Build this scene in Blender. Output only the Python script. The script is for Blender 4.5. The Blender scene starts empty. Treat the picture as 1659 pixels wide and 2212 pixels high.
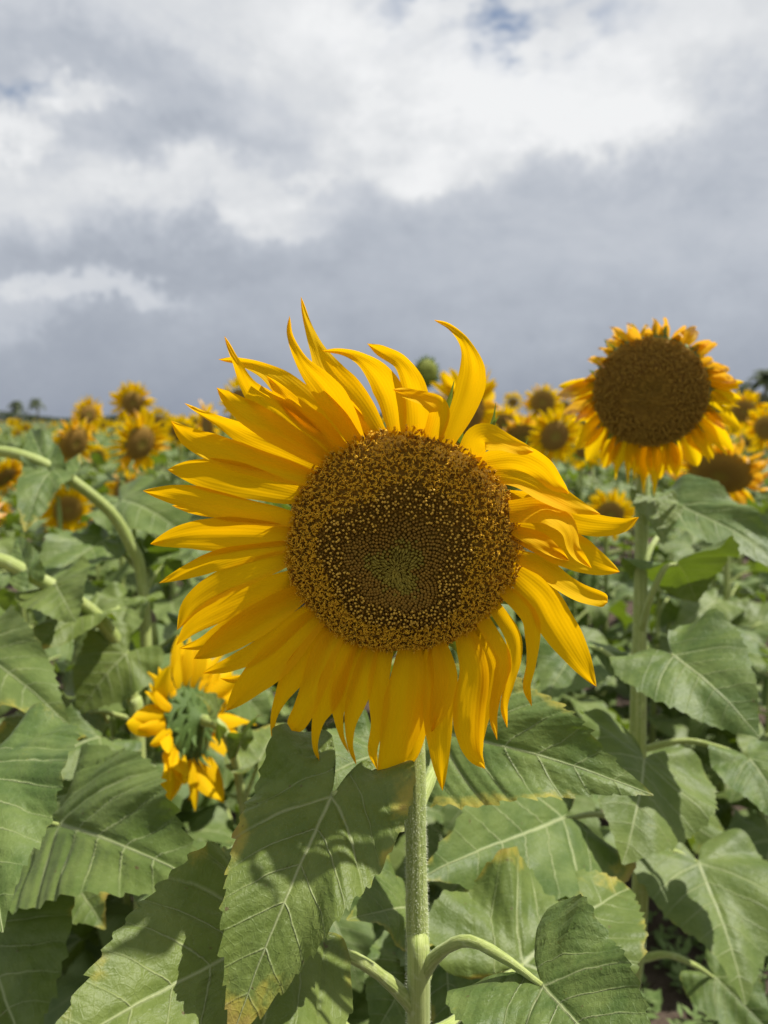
import bpy, math, random
import numpy as np
from mathutils import Vector, Matrix

random.seed(7)
rs = np.random.RandomState(7)
SC = bpy.context.scene
COL = SC.collection

# ------------------------------------------------------------------ camera
F_PX, CX, CY = 1597.5, 829.5, 1106.0          # focal length and centre of a 1659 x 2212 picture
PITCH = math.radians(7.2)
CAM = Vector((0, 0, 1.30))
FWD = Vector((0, math.cos(PITCH), -math.sin(PITCH)))
UPV = Vector((0, math.sin(PITCH), math.cos(PITCH)))
RGT = Vector((1, 0, 0))
cam_d = bpy.data.cameras.new('camera')
cam_d.sensor_fit = 'VERTICAL'
cam_d.sensor_height = 36.0
cam_d.sensor_width = 27.0
cam_d.lens = 26.0
cam_d.clip_start = 0.02
cam_d.clip_end = 3000
cam_d.dof.use_dof = True
cam_d.dof.focus_distance = 0.43
cam_d.dof.aperture_fstop = 26.0 / 3.6    # about 3.6 mm opening, as in a phone lens
cam = bpy.data.objects.new('camera', cam_d)
COL.objects.link(cam)
cam.location = CAM
cam.rotation_euler = (math.radians(90) - PITCH, 0, 0)
SC.camera = cam

# ------------------------------------------------------------------ world
SUN_AZ, SUN_EL = math.radians(79), math.radians(60)    # azimuth from +Y towards +X
SUN_DIR = Vector((math.sin(SUN_AZ) * math.cos(SUN_EL), math.cos(SUN_AZ) * math.cos(SUN_EL), math.sin(SUN_EL)))


class NT:
    def __init__(self, tree):
        self.t = tree
        self.n = tree.nodes
        self.l = tree.links

    def node(self, typ, **kw):
        n = self.n.new(typ)
        for k, v in kw.items():
            setattr(n, k, v)
        return n

    def put(self, sock, v):
        if hasattr(v, 'is_output'):
            self.l.new(v, sock)
        elif v is not None:
            if isinstance(v, (tuple, list)) and len(v) == 3 and getattr(sock, 'type', '') == 'RGBA':
                v = tuple(v) + (1,)
            sock.default_value = v

    def math(self, op, a, b=None, c=None, clamp=False):
        n = self.node('ShaderNodeMath', operation=op, use_clamp=clamp)
        self.put(n.inputs[0], a)
        if b is not None:
            self.put(n.inputs[1], b)
        if c is not None:
            self.put(n.inputs[2], c)
        return n.outputs[0]

    def mix(self, f, a, b, blend='MIX'):
        n = self.node('ShaderNodeMix', data_type='RGBA', blend_type=blend)
        self.put(n.inputs[0], f)
        self.put(n.inputs[6], a)
        self.put(n.inputs[7], b)
        return n.outputs[2]

    def ramp(self, f, stops, interp='LINEAR'):
        n = self.node('ShaderNodeValToRGB')
        n.color_ramp.interpolation = interp
        e = n.color_ramp.elements
        while len(e) < len(stops):
            e.new(0.5)
        for k, (p, c) in enumerate(stops):
            e[k].position = p
            e[k].color = tuple(c) + (1,) if len(c) == 3 else c
        self.put(n.inputs[0], f)
        return n.outputs[0]

    def noise(self, vec, scale, detail=4, rough=0.55, dist=0.0, col=False):
        n = self.node('ShaderNodeTexNoise')
        if vec is not None:
            self.put(n.inputs['Vector'], vec)
        n.inputs['Scale'].default_value = scale
        n.inputs['Detail'].default_value = detail
        n.inputs['Roughness'].default_value = rough
        n.inputs['Distortion'].default_value = dist
        return n.outputs[1] if col else n.outputs[0]

    def smooth(self, v, a, b, c=0.0, d=1.0):
        n = self.node('ShaderNodeMapRange', interpolation_type='SMOOTHSTEP')
        self.put(n.inputs[0], v)
        n.inputs[1].default_value = a
        n.inputs[2].default_value = b
        n.inputs[3].default_value = c
        n.inputs[4].default_value = d
        return n.outputs[0]


def sky_uv(px, py):
    d = FWD + RGT * ((px - CX) / F_PX) - UPV * ((py - CY) / F_PX)
    return math.atan2(d.x, d.y), d.z / math.hypot(d.x, d.y)


def build_world():
    w = bpy.data.worlds.new('World')
    SC.world = w
    w.use_nodes = True
    w.node_tree.nodes.clear()
    T = NT(w.node_tree)
    out = T.node('ShaderNodeOutputWorld')
    bg = T.node('ShaderNodeBackground')
    T.l.new(bg.outputs[0], out.inputs[0])
    tc = T.node('ShaderNodeTexCoord')
    sky = T.node('ShaderNodeTexSky')
    sky.sky_type = 'NISHITA'
    sky.sun_disc = False
    sky.sun_elevation = SUN_EL
    sky.sun_rotation = SUN_AZ
    dirv = tc.outputs['Generated']
    # warp the direction a little so that the cloud masses have torn outlines
    wn = T.noise(dirv, 7.0, 5, 0.65, col=True)
    sub = T.node('ShaderNodeVectorMath', operation='SUBTRACT')
    T.put(sub.inputs[0], wn)
    sub.inputs[1].default_value = (0.5, 0.5, 0.5)
    sca = T.node('ShaderNodeVectorMath', operation='SCALE')
    T.put(sca.inputs[0], sub.outputs[0])
    sca.inputs['Scale'].default_value = 0.2
    add = T.node('ShaderNodeVectorMath', operation='ADD')
    T.put(add.inputs[0], dirv)
    T.put(add.inputs[1], sca.outputs[0])
    sx = T.node('ShaderNodeSeparateXYZ')
    T.put(sx.inputs[0], add.outputs[0])
    X, Y, Z = sx.outputs
    az = T.math('ARCTAN2', X, Y)
    hyp = T.math('SQRT', T.math('ADD', T.math('MULTIPLY', X, X), T.math('MULTIPLY', Y, Y)))
    V = T.math('DIVIDE', Z, T.math('MAXIMUM', hyp, 0.05))

    cmb = T.node('ShaderNodeCombineXYZ')
    T.put(cmb.inputs[0], az)
    T.put(cmb.inputs[1], V)

    def blob(px, py, wx, wy):
        a, v = sky_uv(px, py)
        ix, iy = F_PX / wx, F_PX / wy
        ma = T.node('ShaderNodeVectorMath', operation='MULTIPLY_ADD')
        T.put(ma.inputs[0], cmb.outputs[0])
        ma.inputs[1].default_value = (ix, iy, 0)
        ma.inputs[2].default_value = (-a * ix, -v * iy, 0)
        dt = T.node('ShaderNodeVectorMath', operation='DOT_PRODUCT')
        T.put(dt.inputs[0], ma.outputs[0])
        T.put(dt.inputs[1], ma.outputs[0])
        return T.math('POWER', 0.6065, dt.outputs['Value'])

    grad = T.ramp(T.math('MULTIPLY', V, 1.6, clamp=True), [
        (0.0, (.09,) * 3), (0.09, (.16,) * 3), (0.2, (.28,) * 3), (0.31, (.39,) * 3), (0.41, (.48,) * 3),
        (0.52, (.55,) * 3), (0.62, (.62,) * 3), (0.78, (.66,) * 3), (1.0, (.62,) * 3)])
    v = grad
    for px, py, wx, wy, amp in [
            (950, 240, 260, 100, .2), (1230, 160, 200, 110, .15), (60, 255, 80, 50, .15), (200, 205, 60, 40, .1),
            (430, 405, 220, 50, .24), (60, 430, 120, 45, .16), (210, 618, 170, 20, .1), (40, 660, 80, 50, .1),
            (1560, 40, 130, 60, .16), (700, 60, 200, 70, .2), (870, 375, 90, 30, .2), (540, 470, 90, 22, .12),
            (1330, 300, 90, 35, .14), (1640, 480, 90, 60, .06),
            (420, 285, 170, 48, -.3), (130, 85, 190, 55, -.28), (480, 130, 150, 50, -.14), (280, 555, 300, 38, -.14),
            (790, 470, 220, 70, -.12), (1620, 240, 100, 100, -.2), (1330, 420, 220, 55, -.13), (60, 320, 90, 30, -.06),
            (150, 700, 160, 50, -.05)]:
        v = T.math('MULTIPLY_ADD', blob(px, py, wx, wy), amp, v)
    mp = T.node('ShaderNodeMapping')
    mp.inputs['Scale'].default_value = (1, 1, 1.9)
    T.put(mp.inputs[0], dirv)
    fb = T.noise(mp.outputs[0], 5.0, 7, 0.62, 0.6)
    fb2 = T.noise(mp.outputs[0], 15.0, 5, 0.6)
    kamp = T.smooth(V, 0.03, 0.36, 0.1, 0.6)
    v = T.math('ADD', v, T.math('MULTIPLY', T.math('SUBTRACT', fb, 0.5), kamp))
    v = T.math('ADD', v, T.math('MULTIPLY', T.math('SUBTRACT', fb2, 0.5), T.math('MULTIPLY', kamp, 0.5)))
    # heaped clouds with firm edges
    pf = T.math('ADD', T.math('MULTIPLY', fb2, 0.9), T.math('MULTIPLY', fb, 0.5))
    for px, py, wx, wy, amp in [(50, 262, 75, 48, .34), (190, 205, 70, 34, .26), (200, 622, 190, 24, .22), (40, 655, 90, 40, .1), (420, 420, 200, 48, .12),
                                (900, 345, 190, 48, .14), (1310, 285, 110, 40, .14), (560, 478, 90, 20, .1), (1200, 200, 240, 70, .06), (660, 395, 50, 16, .1)]:
        e = T.math('ADD', blob(px, py, wx, wy), T.math('SUBTRACT', pf, 0.7))
        v = T.math('MULTIPLY_ADD', T.smooth(e, 0.24, 0.92), amp, v)
    cloud = T.ramp(v, [(0.0, (.25, .285, .36)), (0.16, (.35, .385, .45)), (0.34, (.47, .507, .57)),
                       (0.55, (.60, .63, .68)), (0.75, (.72, .74, .765)), (1.0, (.885, .895, .905))])
    skyc = T.mix(1.0, sky.outputs[0], (0.1, 0.1, 0.1), 'MULTIPLY')
    gap = T.math('ADD', blob(35, 150, 70, 24), blob(1085, 30, 150, 46))
    gap = T.math('MULTIPLY', gap, T.smooth(T.noise(mp.outputs[0], 11.0, 3, 0.6), 0.42, 0.62))
    gap = T.math('MULTIPLY', gap, 0.95, clamp=True)
    col = T.mix(gap, cloud, skyc)
    T.put(bg.inputs[0], col)
    bg.inputs[1].default_value = 0.717
    w.cycles.sampling_method = 'MANUAL'
    w.cycles.sample_map_resolution = 512


build_world()
sun_d = bpy.data.lights.new('sun', 'SUN')
sun_d.energy = 5.0
sun_d.angle = math.radians(0.7)
sun_d.color = (1.0, 0.955, 0.88)
sun = bpy.data.objects.new('sun', sun_d)
COL.objects.link(sun)
sun.location = SUN_DIR * 30
sun.rotation_euler = (-SUN_DIR).to_track_quat('-Z', 'Y').to_euler()

SC.view_settings.view_transform = 'Standard'
SC.view_settings.look = 'None'
SC.view_settings.exposure = 0.48
SC.view_settings.gamma = 1.0
SC.view_settings.use_curve_mapping = False
SC.cycles.use_denoising = True
SC.cycles.max_bounces = 5
SC.cycles.diffuse_bounces = 3
SC.cycles.glossy_bounces = 1
SC.cycles.transmission_bounces = 3
SC.cycles.transparent_max_bounces = 4


# ------------------------------------------------------------------ helpers
def W(px, py, depth):
    """A point of the picture pushed to its real distance from the lens."""
    return CAM + (FWD + RGT * ((px - CX) / F_PX) - UPV * ((py - CY) / F_PX)) * depth


WM = {}


def link(o, parent=None, M=None):
    COL.objects.link(o)
    M = M if M is not None else Matrix.Identity(4)
    if parent is not None:
        o.parent = parent
        o.matrix_basis = WM[parent.name].inverted() @ M
    else:
        o.matrix_basis = M
    WM[o.name] = M
    return o


def mesh(name, verts, faces, mats, uv=None, edge=None, midx=None, smooth=True, attr=None):
    me = bpy.data.meshes.new(name)
    me.from_pydata([tuple(v) for v in verts], [], [tuple(int(k) for k in f) for f in faces])
    for m in (mats if isinstance(mats, (list, tuple)) else [mats]):
        me.materials.append(m)
    n = len(me.loops)
    vi = np.empty(n, dtype=np.int32)
    me.loops.foreach_get('vertex_index', vi)
    for nm, data in (('flat', uv), ('edge', edge)):
        if data is not None:
            l = me.uv_layers.new(name=nm)
            l.data.foreach_set('uv', np.asarray(data, dtype=np.float32)[vi].ravel())
    if attr is not None:
        a = me.attributes.new('rnd', 'FLOAT', 'POINT')
        a.data.foreach_set('value', np.asarray(attr, dtype=np.float32))
    if midx is not None:
        me.polygons.foreach_set('material_index', np.asarray(midx, dtype=np.int32))
    if smooth:
        me.polygons.foreach_set('use_smooth', np.ones(len(me.polygons), dtype=bool))
    me.update()
    return me


def part(name, me, parent, M=None):
    return link(bpy.data.objects.new(name, me), parent, M)


def thing(name, loc, label, cat, group=None):
    o = bpy.data.objects.new(name, None)
    o.empty_display_size = 0.1
    link(o, None, Matrix.Translation(loc))
    o['label'] = label
    o['category'] = cat
    if group:
        o['group'] = group
    return o


def catmull(pts, n):
    P = np.array([list(p) for p in pts], dtype=float)
    d = np.r_[0, np.cumsum(np.sqrt(np.maximum(np.linalg.norm(np.diff(P, axis=0), axis=1), 1e-9)))]
    Q = np.vstack([2 * P[0] - P[1], P, 2 * P[-1] - P[-2]])
    out = []
    for t in np.linspace(0, d[-1], n):
        k = min(max(np.searchsorted(d, t) - 1, 0), len(P) - 2)
        u = (t - d[k]) / (d[k + 1] - d[k])
        p0, p1, p2, p3 = Q[k], Q[k + 1], Q[k + 2], Q[k + 3]
        out.append(0.5 * (2 * p1 + (p2 - p0) * u + (2 * p0 - 5 * p1 + 4 * p2 - p3) * u * u + (3 * p1 - p0 - 3 * p2 + p3) * u ** 3))
    return np.array(out)


def frames(P):
    T = np.gradient(P, axis=0)
    T /= np.linalg.norm(T, axis=1)[:, None]
    a = np.array([1.0, 0, 0]) if abs(T[0][0]) < 0.8 else np.array([0, 1.0, 0])
    Ns = []
    for t in T:
        a = a - t * np.dot(a, t)
        a /= np.linalg.norm(a)
        Ns.append(a)
    Ns = np.array(Ns)
    return T, Ns, np.cross(T, Ns)


def tube(pts, radii, n=14, seg=9, lump=0.0):
    P = catmull(pts, n)
    r = np.interp(np.linspace(0, 1, n), np.linspace(0, 1, len(radii)), radii)
    r = r * (1 + .04 * np.sin(np.linspace(0, 23, n) + n) + .03 * np.sin(np.linspace(0, 51, n)))
    T, N, B = frames(P)
    vs, uv = [], []
    for i in range(n):
        for j in range(seg + 1):
            a = 2 * math.pi * j / seg
            rr = r[i] * (1 + lump * math.cos(a * 4 + 0.7))
            vs.append(P[i] + (N[i] * math.cos(a) + B[i] * math.sin(a)) * rr)
            uv.append((j / seg, i / (n - 1)))
    fs = []
    k = seg + 1
    for i in range(n - 1):
        for j in range(seg):
            fs.append((i * k + j, i * k + j + 1, (i + 1) * k + j + 1, (i + 1) * k + j))
    vs.append(P[-1])
    uv.append((.5, 1))
    for j in range(seg):
        fs.append(((n - 1) * k + j, (n - 1) * k + j + 1, len(vs) - 1))
    return np.array(vs), fs, uv


def tube_part(name, pts, radii, mat, parent, n=14, seg=9, lump=0.0):
    vs, fs, uv = tube(pts, radii, n, seg, lump)
    o = np.array(pts[0], dtype=float)
    return part(name, mesh(name, vs - o, fs, mat, uv), parent, Matrix.Translation(o))


# ------------------------------------------------------------------ materials
def material(name):
    m = bpy.data.materials.new(name)
    m.use_nodes = True
    m.node_tree.nodes.clear()
    T = NT(m.node_tree)
    out = T.node('ShaderNodeOutputMaterial')
    return m, T, out


def principled(T, col, rough=0.6, spec=0.3, normal=None, sheen=0.0, sheen_tint=(1, 1, 1)):
    b = T.node('ShaderNodeBsdfPrincipled')
    T.put(b.inputs['Base Color'], col)
    T.put(b.inputs['Roughness'], rough)
    b.inputs['Specular IOR Level'].default_value = spec
    if sheen:
        b.inputs['Sheen Weight'].default_value = sheen
        b.inputs['Sheen Roughness'].default_value = 0.45
        b.inputs['Sheen Tint'].default_value = tuple(sheen_tint) + (1,)
    if normal is not None:
        T.l.new(normal, b.inputs['Normal'])
    return b.outputs[0]


def bump(T, h, strength=0.3, dist=0.001):
    b = T.node('ShaderNodeBump')
    b.inputs['Strength'].default_value = strength
    b.inputs['Distance'].default_value = dist
    T.put(b.inputs['Height'], h)
    return b.outputs[0]


def thin(T, out, surf, tcol, fac, normal=None):
    tr = T.node('ShaderNodeBsdfTranslucent')
    T.put(tr.inputs[0], tcol)
    if normal is not None:
        T.l.new(normal, tr.inputs['Normal'])
    mx = T.node('ShaderNodeMixShader')
    T.put(mx.inputs[0], fac)
    T.l.new(surf, mx.inputs[1])
    T.l.new(tr.outputs[0], mx.inputs[2])
    T.l.new(mx.outputs[0], out.inputs[0])


def uvnode(T, name):
    n = T.node('ShaderNodeUVMap')
    n.uv_map = name
    s = T.node('ShaderNodeSeparateXYZ')
    T.l.new(n.outputs[0], s.inputs[0])
    return n.outputs[0], s.outputs[0], s.outputs[1]


def leaf_material(name, g1, g2, yellow=0.5, fine=True):
    m, T, out = material(name)
    uv, x, y = uvnode(T, 'flat')
    _, rho, sd = uvnode(T, 'edge')
    oi = T.node('ShaderNodeObjectInfo')
    rnd = oi.outputs['Random']
    comb = T.node('ShaderNodeCombineXYZ')
    T.put(comb.inputs[0], x)
    T.put(comb.inputs[1], y)
    T.put(comb.inputs[2], T.math('MULTIPLY', rnd, 17.0))
    P = comb.outputs[0]
    wob = T.math('MULTIPLY', T.math('SUBTRACT', T.noise(P, 5.0, 2), 0.5), 0.05)
    xw = T.math('ADD', x, T.math('MULTIPLY', wob, 0.35))
    ax = T.math('ABSOLUTE', xw)
    # midrib, tapering to the tip
    wm = T.math('SUBTRACT', 0.0145, T.math('MULTIPLY', y, 0.011))
    mid = T.math('SUBTRACT', 1.0, T.math('DIVIDE', ax, wm), clamp=True)
    # side veins sweeping forward
    cur = T.math('ADD', T.math('MULTIPLY', ax, 0.62), T.math('MULTIPLY', T.math('MULTIPLY', ax, ax), 0.8))
    q = T.math('DIVIDE', T.math('ADD', T.math('SUBTRACT', y, cur), wob), 0.165)
    fr = T.math('ABSOLUTE', T.math('SUBTRACT', T.math('FRACT', T.math('ADD', q, 0.5)), 0.5))
    big = T.math('SUBTRACT', 1.0, T.math('ABSOLUTE', q), clamp=True)
    wl = T.math('ADD', 0.044, T.math('MULTIPLY', big, 0.035))
    lat = T.math('SUBTRACT', 1.0, T.math('DIVIDE', fr, wl), clamp=True)
    lat = T.math('MULTIPLY', lat, T.smooth(q, -2.3, -0.2))
    fade = T.smooth(rho, 0.55, 1.0, 1.0, 0.25)
    lat = T.math('MULTIPLY', lat, fade)
    vein = T.math('MAXIMUM', mid, T.math('MULTIPLY', lat, 0.8))
    # branch veins
    vo = T.node('ShaderNodeTexVoronoi', feature='DISTANCE_TO_EDGE')
    T.put(vo.inputs['Vector'], P)
    vo.inputs['Scale'].default_value = 26
    ret = T.smooth(vo.outputs[0], 0.0, 0.09, 1.0, 0.0)
    col = T.mix(T.smooth(T.noise(P, 4.0, 6, 0.65), .3, .7), g1, g2)
    col = T.mix(T.smooth(rnd, 0.2, 1.0, 0.0, 0.35), col, (g2[0] * 1.25, g2[1] * 1.08, g2[2] * 0.7))
    col = T.mix(T.math('MULTIPLY', ret, 0.06), col, (.25, .30, .13))
    # yellow and brown wear along the rim, in patches
    pat = T.noise(P, 2.6, 3, 0.6)
    age = T.math('ADD', T.math('MULTIPLY', T.smooth(pat, 0.43, 0.66), T.smooth(T.math('FRACT', T.math('MULTIPLY', rnd, 7.3)), 0.15, 0.9, 0.06 * yellow, 0.36 * yellow)), T.math('MULTIPLY', rho, 0.97))
    age = T.math('ADD', age, T.math('MULTIPLY', T.math('SUBTRACT', T.noise(P, 16.0, 5, 0.7), 0.5), 0.3))
    yl = T.smooth(age, 0.99, 1.2)
    col = T.mix(T.math('MULTIPLY', yl, 0.78 if yellow > 0.2 else 0.25), col, (.36, .31, .045))
    br = T.smooth(age, 1.15, 1.24)
    col = T.mix(T.math('MULTIPLY', br, 0.45 if yellow > 0.6 else 0.15), col, (.22, .13, .05))
    spots = T.smooth(T.noise(P, 7.0, 4, 0.7), 0.66, 0.78)
    col = T.mix(T.math('MULTIPLY', spots, 0.55 * min(1, yellow + .2)), col, (.30, .30, .05))
    holes = T.smooth(T.noise(P, 21.0, 2, 0.5), 0.735, 0.76)
    col = T.mix(T.math('MULTIPLY', holes, 0.8), col, (.10, .065, .03))
    # dust and hairs
    dust = T.smooth(T.noise(P, 95.0, 2, 0.7), 0.60, 0.8)
    col = T.mix(T.math('MULTIPLY', dust, 0.25), col, (.36, .40, .27))
    col = T.mix(T.math('MULTIPLY', vein, 0.85), col, (.40, .44, .22))
    h = T.math('ADD', T.math('MULTIPLY', vein, -1.0), T.math('MULTIPLY', ret, -0.1))
    h = T.math('ADD', h, T.math('MULTIPLY', T.noise(P, 40.0, 3), 0.5))
    nb0 = bump(T, T.math('ADD', T.noise(P, 9.0, 4, 0.6), T.math('MULTIPLY', fr, 0.7)), 0.4, 0.005)
    bn_ = T.node('ShaderNodeBump')
    bn_.inputs['Strength'].default_value = 0.6
    bn_.inputs['Distance'].default_value = 0.0014
    T.put(bn_.inputs['Height'], h)
    T.l.new(nb0, bn_.inputs['Normal'])
    nb = bn_.outputs[0]
    surf = principled(T, col, 0.5, 0.3, nb, 0.04, (.86, .95, .8))
    tcol = T.mix(T.math('MULTIPLY', vein, 0.5), (.20, .30, .015), (.13, .18, .02))
    tcol = T.mix(T.math('MULTIPLY', yl, 0.8), tcol, (.55, .4, .03))
    thin(T, out, surf, tcol, 0.24)
    return m


def petal_material(name, c1, c2, tip, tr, withered=False):
    m, T, out = material(name)
    uv, u, s = uvnode(T, 'flat')
    oi = T.node('ShaderNodeObjectInfo')
    rnd = oi.outputs['Random']
    comb = T.node('ShaderNodeCombineXYZ')
    T.put(comb.inputs[0], T.math('MULTIPLY', u, 11.0))
    T.put(comb.inputs[1], T.math('MULTIPLY', s, 1.6))
    T.put(comb.inputs[2], T.math('MULTIPLY', rnd, 31.0))
    P = comb.outputs[0]
    streak = T.noise(P, 1.6, 5, 0.7)
    wave = T.math('SINE', T.math('MULTIPLY', T.math('ADD', u, T.math('MULTIPLY', streak, 0.05)), 58.0))
    wave = T.math('MULTIPLY', wave, T.smooth(T.math('ABSOLUTE', T.math('SUBTRACT', u, 0.5)), 0.36, 0.5, 1.0, 0.2))
    col = T.mix(streak, c1, c2)
    col = T.mix(T.smooth(s, 0.0, 0.3, 0.5, 0.0), col, (c2[0] * .9, c2[1] * .72, c2[2]))
    col = T.mix(T.math('MULTIPLY', T.smooth(wave, 0.3, 1.0), 0.13), col, (c2[0] * .8, c2[1] * .66, c2[2] * .6))
    col = T.mix(T.smooth(s, 0.9, 1.0, 0.0, 0.55), col, tip)
    col = T.mix(T.math('MULTIPLY', T.smooth(rnd, 0.5, 1.0), 0.2), col, c2)
    if withered:
        dry = T.smooth(T.math('ADD', T.math('MULTIPLY', s, 0.8), T.math('MULTIPLY', T.noise(P, 0.5, 2), 0.6)), 0.72, 0.98)
        col = T.mix(dry, col, (.80, .55, .27))
    h = T.math('ADD', T.math('MULTIPLY', wave, 0.4), T.math('MULTIPLY', streak, 1.2))
    nb = bump(T, h, 0.16, 0.0006)
    surf = principled(T, col, 0.7, 0.08, nb)
    thin(T, out, surf, tr, 0.46, nb)
    return m


def simple_material(name, c1, c2, scale=8.0, rough=0.7, spec=0.25, bmp=0.3, bdist=0.002, sheen=0.0, tr=None, coord='Object'):
    m, T, out = material(name)
    tc = T.node('ShaderNodeTexCoord')
    oi = T.node('ShaderNodeObjectInfo')
    P = tc.outputs[coord]
    n = T.noise(P, scale, 5, 0.6)
    n2 = T.noise(P, scale * 5, 4, 0.6)
    col = T.mix(T.smooth(n, 0.3, 0.7), c1, c2)
    col = T.mix(T.math('MULTIPLY', oi.outputs['Random'], 0.25), col, c2)
    col = T.mix(T.math('MULTIPLY', T.smooth(n2, 0.5, 0.75), 0.2), col, (c1[0] * .6, c1[1] * .6, c1[2] * .6))
    nb = bump(T, n2, bmp, bdist)
    surf = principled(T, col, rough, spec, nb, sheen, (.9, 1, .8))
    if tr:
        thin(T, out, surf, tr, 0.25)
    else:
        T.l.new(surf, out.inputs[0])
    return m


def floret_material(name, c1, c2, tr=False):
    m, T, out = material(name)
    a = T.node('ShaderNodeAttribute')
    a.attribute_name = 'rnd'
    tc = T.node('ShaderNodeTexCoord')
    n = T.noise(tc.outputs['Object'], 60.0, 3)
    f = T.math('ADD', T.math('MULTIPLY', a.outputs['Fac'], 0.8), T.math('MULTIPLY', n, 0.25), clamp=True)
    col = T.mix(f, c1, c2)
    surf = principled(T, col, 0.6, 0.2)
    if tr:
        thin(T, out, surf, c2, 0.22)
    else:
        T.l.new(surf, out.inputs[0])
    return m


def disc_material(name):
    m, T, out = material(name)
    tc = T.node('ShaderNodeTexCoord')
    s = T.node('ShaderNodeSeparateXYZ')
    T.l.new(tc.outputs['Object'], s.inputs[0])
    r = T.math('SQRT', T.math('ADD', T.math('MULTIPLY', s.outputs[0], s.outputs[0]), T.math('MULTIPLY', s.outputs[1], s.outputs[1])))
    oi = T.node('ShaderNodeObjectInfo')
    rw = T.math('ADD', r, T.math('MULTIPLY', T.math('SUBTRACT', T.noise(tc.outputs['Object'], 6.0, 3), 0.5), 0.2))
    rw = T.math('ADD', rw, T.math('MULTIPLY', T.math('SUBTRACT', oi.outputs['Random'], 0.5), 0.25))
    base = T.ramp(rw, [(0.0, (.27, .22, .035)), (0.25, (.25, .165, .03)), (0.42, (.24, .135, .03)),
                       (0.7, (.28, .16, .03)), (0.92, (.40, .24, .04)), (1.0, (.48, .3, .04))])
    vo = T.node('ShaderNodeTexVoronoi')
    T.put(vo.inputs['Vector'], tc.outputs['Object'])
    vo.inputs['Scale'].default_value = 22
    d = T.smooth(vo.outputs[0], 0.1, 0.55)
    col = T.mix(T.math('MULTIPLY', d, 0.4), base, (.22, .125, .03))
    nb = bump(T, T.math('MULTIPLY', vo.outputs[0], -1.0), 0.4, 0.002)
    T.l.new(principled(T, col, 0.75, 0.15, nb), out.inputs[0])
    return m


M_LEAF = leaf_material('leaf_green', (.062, .108, .022), (.138, .188, .048), 0.85)
M_LEAF2 = leaf_material('leaf_green_field', (.074, .122, .030), (.145, .195, .060), 0.35)
M_PETAL = petal_material('petal_yellow', (.78, .505, .002), (.76, .45, .002), (.80, .46, .004), (.97, .545, .002))
M_PETAL2 = petal_material('petal_yellow_field', (.80, .53, .003), (.77, .47, .002), (.78, .48, .006), (.92, .60, .003))
M_PETALW = petal_material('petal_withering', (.80, .49, .006), (.78, .43, .005), (.70, .42, .16), (.85, .45, .02), True)
def stem_material(name, c1, c2):
    m, T, out = material(name)
    uv, u, v = uvnode(T, 'flat')
    tc = T.node('ShaderNodeTexCoord')
    cb = T.node('ShaderNodeCombineXYZ')
    T.put(cb.inputs[0], T.math('SINE', T.math('MULTIPLY', u, 6.2832)))
    T.put(cb.inputs[1], T.math('COSINE', T.math('MULTIPLY', u, 6.2832)))
    T.put(cb.inputs[2], T.math('MULTIPLY', v, 2.5))
    st = T.noise(cb.outputs[0], 3.2, 4, 0.65)
    gr = T.noise(tc.outputs['Object'], 160.0, 3, 0.7)
    pat = T.noise(tc.outputs['Object'], 22.0, 4, 0.6)
    col = T.mix(T.smooth(st, .32, .68), c1, c2)
    col = T.mix(T.math('MULTIPLY', T.smooth(gr, .52, .7), .35), col, (.50, .54, .30))
    col = T.mix(T.math('MULTIPLY', T.smooth(pat, .6, .75), .4), col, (.20, .17, .07))
    nb = bump(T, T.math('ADD', st, T.math('MULTIPLY', gr, .5)), 0.6, 0.0012)
    T.l.new(principled(T, col, 0.55, 0.3, nb, 0.3, (.9, 1, .75)), out.inputs[0])
    return m


M_STEM = stem_material('stem_green', (.22, .28, .06), (.36, .41, .13))
M_HAIR = simple_material('stem_hair', (.55, .58, .40), (.66, .68, .52), 30, 0.6, 0.3, 0.0, tr=(.6, .62, .4))
M_BRACT = simple_material('bract_green', (.12, .19, .05), (.2, .27, .09), 40, 0.6, 0.3, 0.3, 0.001, 0.2, tr=(.22, .34, .03))
M_BRACT2 = simple_material('bract_dark', (.055, .105, .018), (.12, .19, .04), 40, 0.55, 0.35, 0.4, 0.001, 0.05, tr=(.16, .28, .02))
M_DISC = disc_material('disc_brown')
M_FL_GREEN = floret_material('floret_green', (.20, .155, .018), (.36, .28, .036))
M_FL_BROWN = floret_material('floret_bud', (.21, .12, .016), (.36, .21, .026))
M_FL_DARK = floret_material('floret_tube', (.21, .115, .015), (.38, .21, .024))
M_FL_GOLD = floret_material('floret_gold', (.64, .36, .02), (.92, .56, .03), True)
M_FL_BALL = floret_material('floret_anther', (.66, .40, .045), (.85, .56, .09), True)
M_FL_OLD = floret_material('floret_old', (.29, .165, .024), (.46, .275, .038))
M_SEEDBED = simple_material('disc_bed', (.30, .165, .02), (.42, .24, .03), 60, 0.8, 0.1, 0.5, 0.001)
M_WOOD = simple_material('old_stalk', (.12, .09, .06), (.2, .16, .11), 30, 0.8)


# ------------------------------------------------------------------ leaves
PHI_K = np.radians([0, 2.5, 5, 10, 18, 27, 40, 54, 70, 90, 110, 128, 142, 152, 160, 165])
R_K = np.array([1, .935, .88, .79, .70, .63, .56, .51, .475, .455, .45, .44, .40, .315, .17, .05])


def vein_field(x, y):
    ax = np.abs(x)
    q = (y - .62 * ax - .8 * ax * ax) / .165
    fr = np.abs(np.mod(q + .5, 1) - .5)
    return np.maximum(np.exp(-(ax / .03) ** 2), .8 * np.exp(-(fr / .13) ** 2) * (q > -2))


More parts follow.
